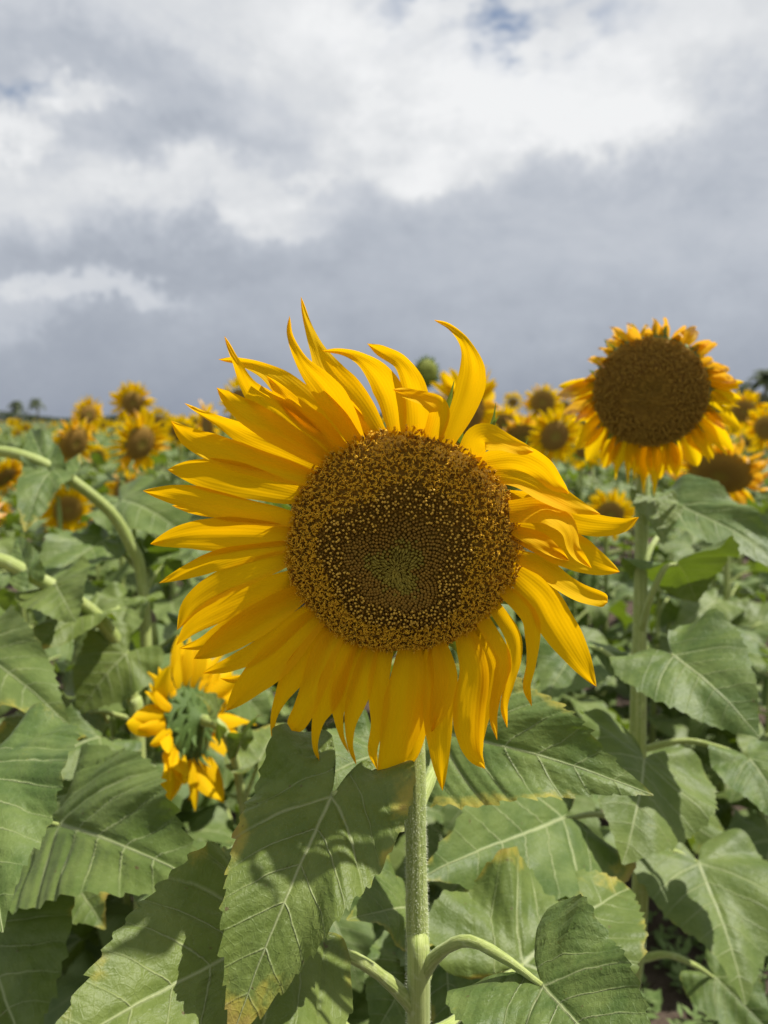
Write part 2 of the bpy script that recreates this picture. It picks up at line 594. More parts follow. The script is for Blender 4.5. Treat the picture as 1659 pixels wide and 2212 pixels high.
def leaf_blade(na, nr, wscale=.86, droop=.8, fold=.15, wave=.03, serr=.03, teeth=22, quilt=.0, seed=0, lobe=1.0, twist=0.0):
    r_ = np.random.RandomState(seed + 100)
    lim = math.radians(165.5)
    u = np.linspace(-1, 1, na)
    phi = lim * np.sign(u) * np.abs(u) ** 1.25
    rr = np.interp(np.abs(phi), PHI_K, R_K)
    back = np.clip((np.abs(phi) - 1.6) / 1.4, 0, 1)
    rr = rr * (1 + (lobe - 1) * back)
    # toothed rim
    ex, ey = rr * np.sin(phi), rr * np.cos(phi)
    arc = np.r_[0, np.cumsum(np.hypot(np.diff(ex), np.diff(ey)))]
    half = np.interp(0, phi, arc)
    dist = np.abs(arc - half) / half
    jit = np.interp(dist, np.linspace(0, 1, 12), r_.uniform(-.5, .5, 12))
    ph = np.mod(dist * teeth + jit + (phi > 0) * .4, 1.0)
    tooth = np.where(ph < .22, ph / .22, (1 - ph) / .78) * (0.5 + 0.5 * np.sin(dist * 40 + seed) ** 2)
    env = np.clip(dist * 8, 0, 1) * np.clip((1 - dist) * 6, 0, 1) * np.clip((2.35 - np.abs(phi)) / .7, .05, 1)
    rr = rr * (1 - serr * 1.0 * env + serr * 2.2 * tooth * env)
    rr = rr * (1 + .04 * np.sin(phi * 3 + r_.uniform(0, 6)) * env)
    rhos = np.linspace(0, 1, nr + 1)[1:] ** .85
    X, Y, R, PH = [0.0], [0.0], [0.0], [0.0]
    for rho in rhos:
        X += list(rho * rr * np.sin(phi) * wscale)
        Y += list(rho * rr * np.cos(phi))
        R += [rho] * na
        PH += list(phi)
    X, Y, R, PH = map(np.array, (X, Y, R, PH))
    p1, p2, p3 = r_.uniform(0, 6, 3)
    z = fold * np.abs(X) ** 1.15
    z += wave * R ** 2 * (np.sin(5 * PH + p1) + .7 * np.sin(8 * PH + p2)) * np.clip(np.abs(X) * 6, 0, 1)
    z += .02 * np.sin(7 * X + p3) * np.sin(6 * Y + p1)
    if quilt:
        z -= quilt * (vein_field(X / wscale, Y) - .35)
    d = droop if abs(droop) > 1e-3 else 1e-3
    a = d * Y
    YY = np.sin(a) / d - z * np.sin(-a) * 0
    ZZ = -(1 - np.cos(a)) / d
    V3 = np.stack([X, YY + z * np.sin(a), ZZ + z * np.cos(a)], 1)
    if twist:
        ang = twist * Y
        c, s = np.cos(ang), np.sin(ang)
        V3 = np.stack([V3[:, 0] * c - V3[:, 2] * s, V3[:, 1], V3[:, 0] * s + V3[:, 2] * c], 1)
    fs = []
    for i in range(na - 1):
        fs.append((0, 1 + i, 2 + i))
    for k in range(nr - 1):
        b0, b1 = 1 + k * na, 1 + (k + 1) * na
        for i in range(na - 1):
            fs.append((b0 + i, b1 + i, b1 + i + 1, b0 + i + 1))
    tip = np.array([0, math.sin(d) / d, -(1 - math.cos(d)) / d])
    return V3, fs, np.stack([X / wscale, Y], 1), np.stack([R, np.full(len(R), r_.rand())], 1), tip


def frame_matrix(P0, P1, N, tip):
    T = (P1 - P0)
    L = T.length
    T.normalize()
    N = Vector(N)
    Xw = T.cross(N).normalized()
    Nw = Xw.cross(T)
    tl = Vector(tip)
    s = L / tl.length
    tl.normalize()
    Xl = Vector((1, 0, 0))
    Nl = Xl.cross(tl)
    A = Matrix((Xw, T, Nw)).transposed()
    B = Matrix((Xl, tl, Nl)).transposed()
    R = A @ B.transposed()
    return Matrix.Translation(P0) @ R.to_4x4() @ Matrix.Scale(s, 4)


LEAFN = [0]


def hero_leaf(parent, base, tip, N=(0, -.55, .83), ws=.86, droop=.8, fold=.15, wave=.045, pet=None, pr=.004, serr=.03, hi=True,
              lobe=1.0, mat=None, quilt=None, twist=0.0):
    LEAFN[0] += 1
    na, nr = (240, 22) if hi else (120, 10)
    V, F, uv, ed, tl = leaf_blade(na, nr, ws * 1.05, droop, fold, wave * 1.4, serr, 24, (.018 if hi else .012) if quilt is None else quilt, LEAFN[0], lobe, twist)
    M = frame_matrix(W(*base), W(*tip), N, tl)
    o = part('leaf', mesh('leaf', V, F, mat or M_LEAF, uv, ed), parent, M)
    if pet:
        pts = [W(*p) for p in pet] + [W(*base) - Vector(N).normalized() * pr * 1.0]
        tube_part('petiole', pts, [pr * 1.3, pr, pr * .9, pr * .45], M_STEM, o, 16, 9)
    return o


# ------------------------------------------------------------------ the ground
def build_ground():
    n = 90
    g = np.linspace(-1, 1, n)
    xs = np.sign(g) * np.abs(g) ** 4 * 900
    ys = np.sign(g) * np.abs(g) ** 4 * 900
    X, Y = np.meshgrid(xs, ys)
    Z = .025 * np.sin(X * 3.1 + 1) * np.sin(Y * 2.7) * np.exp(-(np.hypot(X, Y) / 12) ** 2)
    v = np.stack([X.ravel(), Y.ravel(), Z.ravel() - .02], 1)
    fs = [(j * n + i, j * n + i + 1, (j + 1) * n + i + 1, (j + 1) * n + i) for j in range(n - 1) for i in range(n - 1)]
    m, T, out = material('soil')
    tc = T.node('ShaderNodeTexCoord')
    P = tc.outputs['Object']
    a = T.noise(P, 2.2, 8, 0.65)
    b = T.noise(P, 30.0, 6, 0.7)
    col = T.mix(a, (.055, .040, .030), (.125, .092, .07))
    col = T.mix(T.smooth(b, .5, .8), col, (.16, .125, .10))
    nb = bump(T, T.math('ADD', a, T.math('MULTIPLY', b, .4)), 1.0, .06)
    T.l.new(principled(T, col, .9, .1, nb), out.inputs[0])
    o = part('ground', mesh('ground', v, fs, m), None)
    o['kind'] = 'structure'
    o['label'] = 'dark brown field soil under the sunflower plants'


build_ground()

# ------------------------------------------------------------------ main sunflower
D0 = 0.445
HC = (870.0, 1167.0)
MAIN_BASE = W(905, 2600, 0.5)
MAIN_BASE.z = 0
main = thing('sunflower_plant', MAIN_BASE, 'large yellow sunflower in sharp focus at the centre with wide brown disc', 'sunflower')


def plane_depth(px, py):
    return D0 * (1 + 0.31 * (py - HC[1]) / F_PX + 0.05 * (px - HC[0]) / F_PX)


def Wp(px, py, off=0.0):
    """A point of the main head: on its tilted plane, OFF metres in front of it."""
    d = plane_depth(px, py) - off
    return CAM + (FWD + RGT * ((px - CX) / F_PX) - UPV * ((py - CY) / F_PX)) * d


head_c = Wp(HC[0], HC[1], 0)
HN = (Wp(HC[0], HC[1] + 1) - head_c).cross(Wp(HC[0] + 1, HC[1]) - head_c).normalized()
if HN.dot(CAM - head_c) < 0:
    HN = -HN
# stem
sp = [Vector((MAIN_BASE.x, MAIN_BASE.y, -0.01)), W(904, 2350, .505), W(901, 2000, .505), W(896, 1700, .505), W(889, 1480, .515), W(880, 1330, .51),
      W(874, 1210, .485), head_c - HN * .018]
stem_r = [.0095, .0082, .0076, .0072, .0072, .0078, .009, .012]
main_stem = tube_part('stem', sp, stem_r, M_STEM, main, 60, 20, .035)


def hairs(name, pts, radii, n, lo, hi, parent, seed):
    r_ = np.random.RandomState(seed)
    P = catmull(pts, 200)
    T, Nn, B = frames(P)
    rad = np.interp(np.linspace(0, 1, 200), np.linspace(0, 1, len(radii)), radii)
    vs, fs = [], []
    for k in range(n):
        i = r_.randint(0, 199)
        a = r_.uniform(0, 2 * math.pi)
        nrm = Nn[i] * math.cos(a) + B[i] * math.sin(a)
        p = P[i] + (P[i + 1] - P[i]) * r_.rand() + nrm * rad[i] * .97
        d = nrm + T[i] * r_.uniform(-.5, .5) + np.cross(T[i], nrm) * r_.uniform(-.5, .5)
        ln = r_.uniform(lo, hi)
        side = np.cross(d, T[i])
        side = side / np.linalg.norm(side) * .00011
        b = len(vs)
        vs += [p - side, p + side, p + d * ln]
        fs.append((b, b + 1, b + 2))
    o0 = np.array(pts[0], dtype=float)
    o = part(name, mesh(name, np.array(vs) - o0, fs, M_HAIR, smooth=False), parent, Matrix.Translation(pts[0]))
    o['kind'] = 'stuff'
    return o


hairs('stem_hairs', sp[1:5], stem_r[1:5], 9000, .0008, .0022, main_stem, 3)

# green cup behind the disc = flower_head, mother of petals, bracts, disc
def cup_mesh(name, R, back, mat, n=36):
    prof = [(1.0, .0), (1.03, -.06), (.98, -.16), (.8, -.30), (.5, -.42), (.24, -.52), (.14, -.7)]
    vs, fs = [], []
    for (r, z) in prof:
        for j in range(n):
            a = 2 * math.pi * j / n
            vs.append((r * R * math.cos(a), r * R * math.sin(a), z * back))
    for i in range(len(prof) - 1):
        for j in range(n):
            fs.append((i * n + j, (i + 1) * n + j, (i + 1) * n + (j + 1) % n, i * n + (j + 1) % n))
    return mesh(name, vs, fs, mat)


def basis_matrix(c, n, up=Vector((0, 0, 1))):
    n = n.normalized()
    x = up.cross(n)
    if x.length < 1e-3:
        x = Vector((1, 0, 0))
    x.normalize()
    y = n.cross(x)
    return Matrix.Translation(c) @ Matrix((x, y, n)).transposed().to_4x4()


RX, RY = 257.0, 243.0
head = part('flower_head', cup_mesh('flower_head', .0665, .062, M_BRACT, 48), main, basis_matrix(head_c - HN * .006, HN))

PROF = {
    'n': [(0, .50), (.12, .74), (.4, 1), (.62, .9), (.8, .62), (.92, .32), (1, .02)],
    't': [(0, .52), (.14, .82), (.34, 1), (.5, .80), (.64, .45), (.8, .24), (.93, .14), (1, .02)],
    'd': [(0, .85), (.2, 1), (.42, .95), (.6, .62), (.74, .52), (.88, .42), (1, .02)],
    'b': [(0, .5), (.15, .85), (.4, 1), (.7, .85), (.9, .72), (.97, .6), (1, .3)],
}
ZO = {'A': (288.0, 614.4), 'B': (816.0, 614.4), 'C': (288.0, 1132.8), 'D': (816.0, 1132.8)}
# region letter, points from the base outwards (or from the tip, then '<'), widest part, profile, layer mm, bend mm, twist
PET = [
    ('A', '<', [(105, 1615), (350, 1562), (600, 1552), (930, 1560)], 215, 'n', 2, 6, .2),
    ('A', '<', [(60, 1283), (300, 1315), (600, 1390), (930, 1450)], 175, 'n', 4, 4, -.3),
    ('A', '<', [(240, 1375), (380, 1402), (600, 1420), (900, 1440)], 80, 'n', -6, 0, .2),
    ('A', '<', [(213, 1153), (400, 1165), (650, 1220), (1000, 1285)], 225, 'n', 1, 8, .25),
    ('A', '<', [(235, 850), (380, 970), (650, 1070), (1040, 1160)], 190, 'n', 4, 6, -.25),
    ('A', '<', [(320, 740), (420, 795), (530, 848), (700, 940), (900, 1020), (1100, 1080)], 165, 't', 0, -4, .35),
    ('A', '<', [(520, 643), (650, 760), (850, 880), (1150, 1050)], 180, 'n', 3, 2, -.4),
    ('A', '<', [(567, 322), (635, 470), (740, 660), (950, 840), (1200, 1010)], 190, 't', 1, 8, .3),
    ('A', '<', [(530, 466), (660, 480), (850, 560), (1050, 730), (1280, 980)], 205, 't', -3, -6, -.4),
    ('A', '<', [(830, 570), (1000, 760), (1160, 900), (1290, 1000)], 150, 'n', 4, 2, .5),
    ('A', '<', [(972, 198), (975, 320), (1050, 480), (1180, 630), (1280, 770), (1385, 950)], 185, 't', 2, 10, .5),
    ('A', '<', [(1043, 78), (1082, 240), (1150, 410), (1240, 570), (1390, 740), (1530, 910)], 205, 't', -2, -8, -.4),
    ('A', '<', [(1230, 620), (1290, 740), (1370, 860), (1450, 960)], 150, 'n', -6, 0, .2),
    ('A', '<', [(1175, 412), (1300, 420), (1420, 468), (1535, 570), (1605, 710), (1640, 900)], 185, 't', 3, 12, .6),
    ('B', '<', [(-65, 368), (40, 425), (140, 485), (212, 600), (248, 750), (255, 920)], 165, 'd', 0, 22, .3),
    ('B', '<', [(95, 652), (200, 683), (310, 722), (385, 790), (350, 930)], 135, 'd', 4, 28, -.4),
    ('B', '<', [(352, 222), (445, 262), (530, 345), (578, 450), (588, 570), (540, 740), (440, 960)], 185, 't', 2, 10, .3),
    ('B', '<', [(970, 1043), (870, 1015), (750, 965), (640, 950), (575, 1060)], 175, 'd', 3, 20, .5),
    ('B', '<', [(1190, 1302), (1110, 1240), (1010, 1135), (850, 1075), (640, 1080)], 165, 'n', 2, 14, -.5),
    ('B', '<', [(1385, 1430), (1220, 1375), (1080, 1300), (900, 1210), (720, 1150)], 150, 'n', 1, 10, .4),
    ('B', '<', [(1625, 1448), (1540, 1495), (1400, 1500), (1220, 1470), (1050, 1380), (830, 1290)], 160, 'n', -3, -6, -.3),
    ('B', '<', [(1330, 1765), (1225, 1650), (1195, 1540), (1130, 1455), (1020, 1400), (860, 1400)], 165, 'd', 6, 22, .8),
    ('D', '<', [(1505, 295), (1320, 225), (1110, 120), (870, 30)], 235, 'n', 0, 6, .25),
    ('D', '<', [(1190, 225), (1080, 150), (980, 90), (870, 30)], 110, 'n', 5, 3, .4),
    ('D', '<', [(1430, 485), (1370, 462), (1255, 420), (1130, 345), (1020, 260), (880, 190)], 130, 'b', 3, 16, .7),
    ('D', '<', [(1360, 1008), (1240, 820), (1110, 610), (1010, 440), (880, 290)], 235, 'n', 0, 2, -.3),
    ('D', '<', [(958, 1132), (928, 1010), (955, 870), (962, 700), (935, 560), (840, 420)], 105, 'd', 4, 12, .5),
    ('D', '<', [(805, 1265), (787, 1130), (820, 990), (848, 830), (835, 680), (760, 520)], 100, 'd', 2, 6, -.4),
    ('D', '<', [(742, 1340), (718, 1200), (735, 1070), (770, 940), (775, 820), (690, 620)], 105, 'd', 4, 10, .5),
    ('D', '<', [(668, 1520), (600, 1430), (572, 1280), (578, 1100), (595, 900), (570, 700)], 215, 'n', 2, 4, .2),
    ('D', '<', [(640, 1490), (618, 1380), (650, 1150), (690, 960), (690, 850), (640, 670)], 130, 'n', -4, 0, .3),
    ('D', '<', [(335, 1290), (395, 1120), (420, 930), (400, 770)], 150, 'n', 4, 6, -.4),
    ('D', '<', [(403, 1657), (385, 1400), (372, 1200), (385, 1000), (390, 790)], 190, 'n', -1, 8, .35),
    ('D', '<', [(5, 1617), (90, 1430), (155, 1200), (185, 1000), (200, 770)], 265, 'n', 3, 4, .15),
    ('D', '<', [(132, 1563), (215, 1415), (258, 1200), (280, 1000), (290, 780)], 130, 'n', -4, 0, -.3),
    ('C', '<', [(160, 365), (380, 275), (600, 205), (930, 130)], 130, 'n', 3, 6, .4),
    ('C', '<', [(272, 657), (365, 500), (560, 365), (750, 275), (960, 200)], 180, 'n', 1, 4, -.2),
    ('C', '<', [(268, 750), (380, 620), (560, 515), (780, 415), (980, 330)], 170, 'n', -3, 2, .3),
    ('C', '<', [(285, 770), (430, 740), (560, 665), (760, 550), (1000, 420)], 120, 'n', -6, -2, -.4),
    ('C', '<', [(378, 835), (560, 735), (760, 600), (1040, 430)], 205, 'n', 2, 6, .2),
    ('C', '<', [(430, 925), (620, 865), (830, 745), (1080, 540)], 130, 'n', -1, 2, -.3),
    ('C', '<', [(540, 957), (640, 967), (800, 920), (1080, 640)], 75, 'n', -9, -4, .3),
    ('C', '<', [(578, 1160), (740, 985), (900, 825), (1150, 570)], 225, 'n', 3, 6, -.15),
    ('C', '<', [(860, 1325), (880, 1175), (955, 1015), (1080, 830), (1210, 630)], 180, 't', 0, 3, .3),
    ('C', '<', [(985, 1283), (1060, 1165), (1120, 1000), (1190, 800), (1280, 660)], 170, 'b', 2, 8, -.2),
    ('C', '<', [(1157, 1475), (1130, 1370), (1150, 1220), (1215, 1080), (1270, 900), (1350, 710)], 175, 't', 0, 2, .3),
    ('C', '<', [(1340, 1420), (1292, 1300), (1275, 1130), (1320, 960), (1400, 740)], 135, 't', -3, 2, -.3),
    ('C', '<', [(1387, 1495), (1350, 1370), (1357, 1200), (1415, 1000), (1490, 740)], 145, 't', 2, 8, .4),
    ('C', '<', [(1517, 1525), (1488, 1400), (1518, 1260), (1530, 1120), (1530, 950), (1560, 760)], 135, 'd', 0, 6, -.6),
]


def hero_petal(k, reg, pts, wid, prof, layer, bend, twist):
    ox, oy = ZO[reg]
    P = np.array([(ox + x * .3472, oy + y * .3472) for x, y in pts])[::-1]
    # tuck the base under the rim of the disc
    dv = P[0] - np.array(HC)
    rr = math.hypot(dv[0] / RX, dv[1] / RY)
    P[0] = np.array(HC) + dv / rr * .93
    n, nt = 30, 11
    C = catmull(P, n)
    s = np.linspace(0, 1, n)
    T = np.gradient(C, axis=0)
    T /= np.linalg.norm(T, axis=1)[:, None]
    Q = np.stack([-T[:, 1], T[:, 0]], 1)
    w = np.interp(s, *zip(*PROF[prof])) * wid * .3472
    w = np.convolve(np.r_[w[0], w, w[-1]], [.25, .5, .25], 'valid')
    w[-1] = .6
    r_ = np.random.RandomState(k)
    off = layer * .001 + bend * .001 * s ** 1.8 - .003 * (1 - s) ** 4 + .0035 * np.sin(math.pi * s) * r_.uniform(.4, 1.3)
    tw = twist * np.sin(s * math.pi * .8 + .3) + r_.uniform(-.12, .12)
    ph = r_.uniform(0, 6)
    vs, uv = [], []
    for i in range(n):
        for j in range(nt):
            t = -1 + 2 * j / (nt - 1)
            p = C[i] + Q[i] * t * w[i] / 2 * (1 + .05 * math.sin(9 * s[i] + ph + (2 if t > 0 else 0)) * abs(t))
            m = D0 / F_PX
            z = off[i] + math.tan(tw[i]) * t * w[i] / 2 * m
            z += w[i] * m * (.13 * (t * t - .4) - .007 * math.cos(t * 9.0) * (1 - .5 * s[i]))
            z += .0016 * math.sin(t * 3 + s[i] * 7 + ph) * s[i] + w[i] * m * (.045 * math.sin(t * 4.3 + ph + s[i] * 2.5) + .02 * math.sin(t * 8.1 + 2 * ph - s[i] * 4)) * min(1, s[i] * 3)
            vs.append(Wp(p[0], p[1], z))
            uv.append((j / (nt - 1), s[i]))
    fs = [(i * nt + j, i * nt + j + 1, (i + 1) * nt + j + 1, (i + 1) * nt + j) for i in range(n - 1) for j in range(nt - 1)]
    o = vs[0]
    return part('petal', mesh('petal', [v - o for v in vs], fs, M_PETAL, uv), head, Matrix.Translation(o))


for k, (reg, _, pts, wid, prof, layer, bend, twist) in enumerate(PET):
    hero_petal(k, reg, pts, wid, prof, layer, bend, twist)


# bracts between and behind the petals
def hero_bract(p0, p1, p2, wid, o0, o1, seed):
    n, nt = 12, 5
    C = catmull([p0, p1, p2], n)
    s = np.linspace(0, 1, n)
    T = np.gradient(C, axis=0)
    T /= np.linalg.norm(T, axis=1)[:, None]
    Q = np.stack([-T[:, 1], T[:, 0]], 1)
    w = np.interp(s, [0, .25, .5, .75, 1], [.9, 1, .6, .22, .03]) * wid
    vs, uv = [], []
    for i in range(n):
        for j in range(nt):
            t = -1 + 2 * j / (nt - 1)
            p = C[i] + Q[i] * t * w[i] / 2
            vs.append(Wp(p[0], p[1], o0 + (o1 - o0) * s[i] + w[i] * D0 / F_PX * .25 * t * t))
            uv.append((j / (nt - 1), s[i]))
    fs = [(i * nt + j, i * nt + j + 1, (i + 1) * nt + j + 1, (i + 1) * nt + j) for i in range(n - 1) for j in range(nt - 1)]
    o = vs[0]
    part('bract', mesh('bract', [v - o for v in vs], fs, M_BRACT, uv), head, Matrix.Translation(o))


def zp(reg, x, y):
    return (ZO[reg][0] + x * .3472, ZO[reg][1] + y * .3472)


for a, b, c, w in [((380, 950), (430, 790), (475, 600), 34), ((450, 990), (500, 930), (535, 880), 52), ((660, 1010), (712, 880), (735, 735), 20),
                   ((690, 960), (720, 870), (760, 815), 12), ((850, 1060), (905, 1020), (935, 955), 14), ((1010, 1180), (1050, 1140), (1080, 1108), 14),
                   ((760, 1270), (880, 1245), (1048, 1312), 26), ((820, 1500), (890, 1510), (945, 1530), 22)]:
    hero_bract(zp('B', *a), zp('B', *b), zp('B', *c), w, -.010, -.006, 0)
for k in range(34):
    a = 2 * math.pi * k / 34 + random.uniform(-.05, .05)
    ln = random.uniform(1.10, 1.22)
    c, s = math.cos(a), math.sin(a)
    p0 = (HC[0] + RX * .9 * c, HC[1] + RY * .9 * s)
    p1 = (HC[0] + RX * 1.04 * c, HC[1] + RY * 1.04 * s)
    p2 = (HC[0] + RX * ln * math.cos(a + .03), HC[1] + RY * ln * math.sin(a + .03))
    hero_bract(p0, p1, p2, random.uniform(34, 46), -.006, -.013, k)

# disc
CO = (-14.0, 62.0)


def disc_pt(rho, th, h=0.0):
    e = 1 + .012 * math.sin(3 * th + 1) + .01 * math.sin(7 * th)
    px = HC[0] + CO[0] * (1 - rho * rho) + RX * e * rho * math.cos(th)
    py = HC[1] + CO[1] * (1 - rho * rho) + RY * e * rho * math.sin(th)
    dome = .0165 * (1 - rho ** 3.2) - .0065 * math.exp(-(rho / .3) ** 2) - .004
    return Wp(px, py, dome + h)


nr_, na_ = 18, 72
dv = [disc_pt(0, 0, -.002)]
for i in range(1, nr_ + 1):
    for j in range(na_):
        dv.append(disc_pt(i / nr_, 2 * math.pi * j / na_, -.002))
df = [(0, 1 + j, 1 + (j + 1) % na_) for j in range(na_)]
for i in range(nr_ - 1):
    for j in range(na_):
        a, b = 1 + i * na_, 1 + (i + 1) * na_
        df.append((a + j, b + j, b + (j + 1) % na_, a + (j + 1) % na_))
disc_o = part('disc', mesh('disc', [v - head_c for v in dv], df, M_SEEDBED), head, Matrix.Translation(head_c))


def florets(name, N, pt, spacing, parent, origin, seed, mats, z_in=.42, z_mid=.64):
    """Disc florets in a golden-angle spiral: scales, buds, anther stage and open florets from the centre out."""
    r_ = np.random.RandomState(seed)
    vs, fs, mi, at = [], [], [], []

    def ring(c, ax, e1, e2, r, n):
        b = len(vs)
        for j in range(n):
            a = 2 * math.pi * j / n
            vs.append(c + e1 * (r * math.cos(a)) + e2 * (r * math.sin(a)))
        return b

    def spike(base, ax, prof, n, m, rn):
        e1 = ax.orthogonal().normalized()
        e2 = ax.cross(e1)
        bs = [ring(base + ax * z, ax, e1, e2, r, n) for z, r in prof]
        for q in range(len(bs) - 1):
            for j in range(n):
                fs.append((bs[q] + j, bs[q] + (j + 1) % n, bs[q + 1] + (j + 1) % n, bs[q + 1] + j))
                mi.append(m)
        fs.append(tuple(bs[-1] + j for j in range(n)))
        mi.append(m)
        at.extend([rn] * (n * len(bs)))

    def curl(base, d0, d1, ln, wd, m, rn):
        side = d0.cross(d1)
        if side.length < 1e-6:
            side = d0.orthogonal()
        side = side.normalized() * wd
        b = len(vs)
        for q in range(5):
            t = q / 4
            p = base + d0 * (ln * math.sin(t * 2.4) / 1.3) + d1 * (ln * (1 - math.cos(t * 2.4)) * .55)
            ww = 1 - .5 * t
            vs.append(p - side * ww)
            vs.append(p + side * ww)
        for q in range(4):
            fs.append((b + 2 * q, b + 2 * q + 1, b + 2 * q + 3, b + 2 * q + 2))
            mi.append(m)
        at.extend([rn] * 10)

    sp_ = spacing
    for i in range(N):
        rho = math.sqrt((i + .5) / N)
        th = i * 2.399963
        if rho > .995:
            continue
        jr = r_.uniform(-.007, .007)
        th += r_.uniform(-.25, .25) * spacing / .0715 / max(rho, .05)
        p = pt(min(rho + jr, 1), th)
        po = pt(min(rho + .03, 1.03), th)
        pc = pt(rho, th, .01)
        ax = (pc - p).normalized()
        outw = (po - p)
        outw = (outw - ax * outw.dot(ax))
        outw = outw.normalized() if outw.length > 1e-9 else ax.orthogonal().normalized()
        zz = rho + .05 * math.sin(3 * th + 1) + .03 * math.sin(5 * th) + r_.uniform(-.025, .025)
        rn = r_.rand()
        tang = ax.cross(outw)
        if zz < .17:
            d = (ax * .7 - outw * .7).normalized()
            d = (d + tang * r_.uniform(-.3, .3)).normalized()
            spike(p, d, [(0, .55 * sp_), (.6 * sp_, .45 * sp_), (r_.uniform(1.2, 1.9) * sp_, .12 * sp_)], 5, 0, rn)
        elif zz < z_in:
            g = (zz - .17) / (z_in - .17)
            d = (ax - outw * .35).normalized()
            m = 0 if r_.rand() > g * 2.6 else (1 if r_.rand() > g * .8 else 2)
            spike(p, d, [(0, .52 * sp_), (.55 * sp_, .52 * sp_), (.95 * sp_, .34 * sp_), (1.1 * sp_, .1 * sp_)], 6, m, rn * .7)
        elif zz < z_mid:
            d = (ax + outw * r_.uniform(-.25, .25) + tang * r_.uniform(-.25, .25)).normalized()
            if r_.rand() < .52:
                h = r_.uniform(1.5, 2.3) * sp_
                spike(p, d, [(0, .40 * sp_), (h * .6, .30 * sp_), (h, .20 * sp_)], 5, 2, rn)
                spike(p + d * h, d, [(-.1 * sp_, .15 * sp_), (.2 * sp_, .38 * sp_), (.5 * sp_, .36 * sp_), (.75 * sp_, .14 * sp_)], 6, 4, rn)
            else:
                spike(p, d, [(0, .40 * sp_), (1.0 * sp_, .38 * sp_), (1.4 * sp_, .15 * sp_)], 5, 2, rn)
        else:
            d = (ax + outw * r_.uniform(-.3, .45) + tang * r_.uniform(-.4, .4)).normalized()
            h = r_.uniform(1.2, 2.2) * sp_
            spike(p, d, [(0, .34 * sp_), (h * .6, .28 * sp_), (h, .34 * sp_)], 5, 2 if r_.rand() < .3 else 3, rn * .7)
            for _ in range(3):
                a = r_.uniform(0, 6.28)
                d1 = outw * math.cos(a) + tang * math.sin(a)
                curl(p + d * h * .9, d, d1, r_.uniform(.5, 1.0) * sp_, r_.uniform(.1, .17) * sp_, 3, min(1, rn * .6 + r_.rand() * .4))
    o = part(name, mesh(name, [v - origin for v in vs], fs, mats, midx=mi, attr=at), parent, Matrix.Translation(origin))
    o['kind'] = 'stuff'
    return o


FM = [M_FL_GREEN, M_FL_BROWN, M_FL_DARK, M_FL_GOLD, M_FL_BALL]
florets('florets', 4000, disc_pt, .00205, disc_o, head_c, 5, FM)

# leaves of the main plant
hero_leaf(main, (716, 1714, .462), (490, 2260, .378), (-.05, -.8, .6), .74, .35, .10, .045,
          [(897, 1640, .507), (860, 1655, .50), (795, 1690, .485)])
hero_leaf(main, (590, 2014, .46), (75, 2300, .36), (.12, -.62, .78), .95, .5, .08, .03,
          [(892, 2175, .50), (850, 2130, .495), (780, 2078, .485), (690, 2038, .475)], .0042)
hero_leaf(main, (950, 1580, .63), (1416, 1717, .55), (-.1, -.66, .75), .74, .5, .12, .03,
          [(905, 1735, .51), (935, 1665, .535), (948, 1600, .6)])
hero_leaf(main, (1170, 2124, .445), (1440, 2450, .365), (-.15, -.55, .82), 1.12, .45, .2, .035,
          [(908, 2115, .50), (945, 2062, .49), (1010, 2032, .475), (1090, 2070, .462)], .0040, lobe=1.45)
hero_leaf(main, (1130, 2080, .62), (1362, 1915, .74), (0, -.45, .9), .95, .5, .15, .05,
          [(908, 2240, .505), (975, 2210, .53), (1060, 2130, .58)], .0036, lobe=1.2)
hero_leaf(main, (820, 1625, .64), (620, 1735, .58), (0, -.5, .86), .9, .5, .1, .04,
          [(893, 1690, .515), (870, 1640, .57)], .0032, hi=False)
hero_leaf(main, (885, 1965, .66), (745, 1990, .58), (0, -.6, .8), .9, .6, .1, .04, [(903, 2100, .515), (895, 2010, .6)], .003, hi=False)
hero_leaf(main, (895, 2090, .74), (795, 2260, .66), (0, -.7, .7), 1.0, .5, .1, .03, [(903, 2230, .52), (900, 2120, .65)], .003, hi=False)
hero_leaf(main, (958, 1995, .78), (978, 2290, .66), (0, -.75, .65), .85, .4, .1, .03, [(905, 2180, .52), (940, 2050, .68)], .003, hi=False)
hero_leaf(main, (620, 2120, .62), (520, 2260, .52), (0, -.6, .8), .9, .5, .1, .03, [(900, 2380, .51), (740, 2212, .56), (660, 2150, .60)], .0035, hi=False)

# ------------------------------------------------------------------ shared flower parts for the other heads
def unit_petal(seed, curl, twist, wid, prof='n', n=12, nt=6, crumple=0.0):
    r_ = np.random.RandomState(seed)
    s = np.linspace(0, 1, n)
    w = np.interp(s, *zip(*PROF[prof])) * wid
    ang = curl * s ** 1.5
    dy = np.cos(ang) / n
    dz = np.sin(ang) / n
    y, z = np.r_[0, np.cumsum(dy)[:-1]], np.r_[0, np.cumsum(dz)[:-1]]
    side = r_.uniform(-.12, .12)
    vs, uv = [], []
    for i in range(n):
        tw = twist * s[i]
        for j in range(nt):
            t = -1 + 2 * j / (nt - 1)
            x = t * w[i] / 2
            vs.append((x * math.cos(tw) + side * s[i] ** 2, y[i], z[i] + x * math.sin(tw) + .35 * w[i] * (t * t - .4)
                       + crumple * s[i] * (math.sin(9 * s[i] + 4 * t + seed) + .6 * math.sin(17 * s[i] - 5 * t + 2 * seed))))
            uv.append((j / (nt - 1), s[i]))
    fs = [(i * nt + j, i * nt + j + 1, (i + 1) * nt + j + 1, (i + 1) * nt + j) for i in range(n - 1) for j in range(nt - 1)]
    return vs, fs, uv


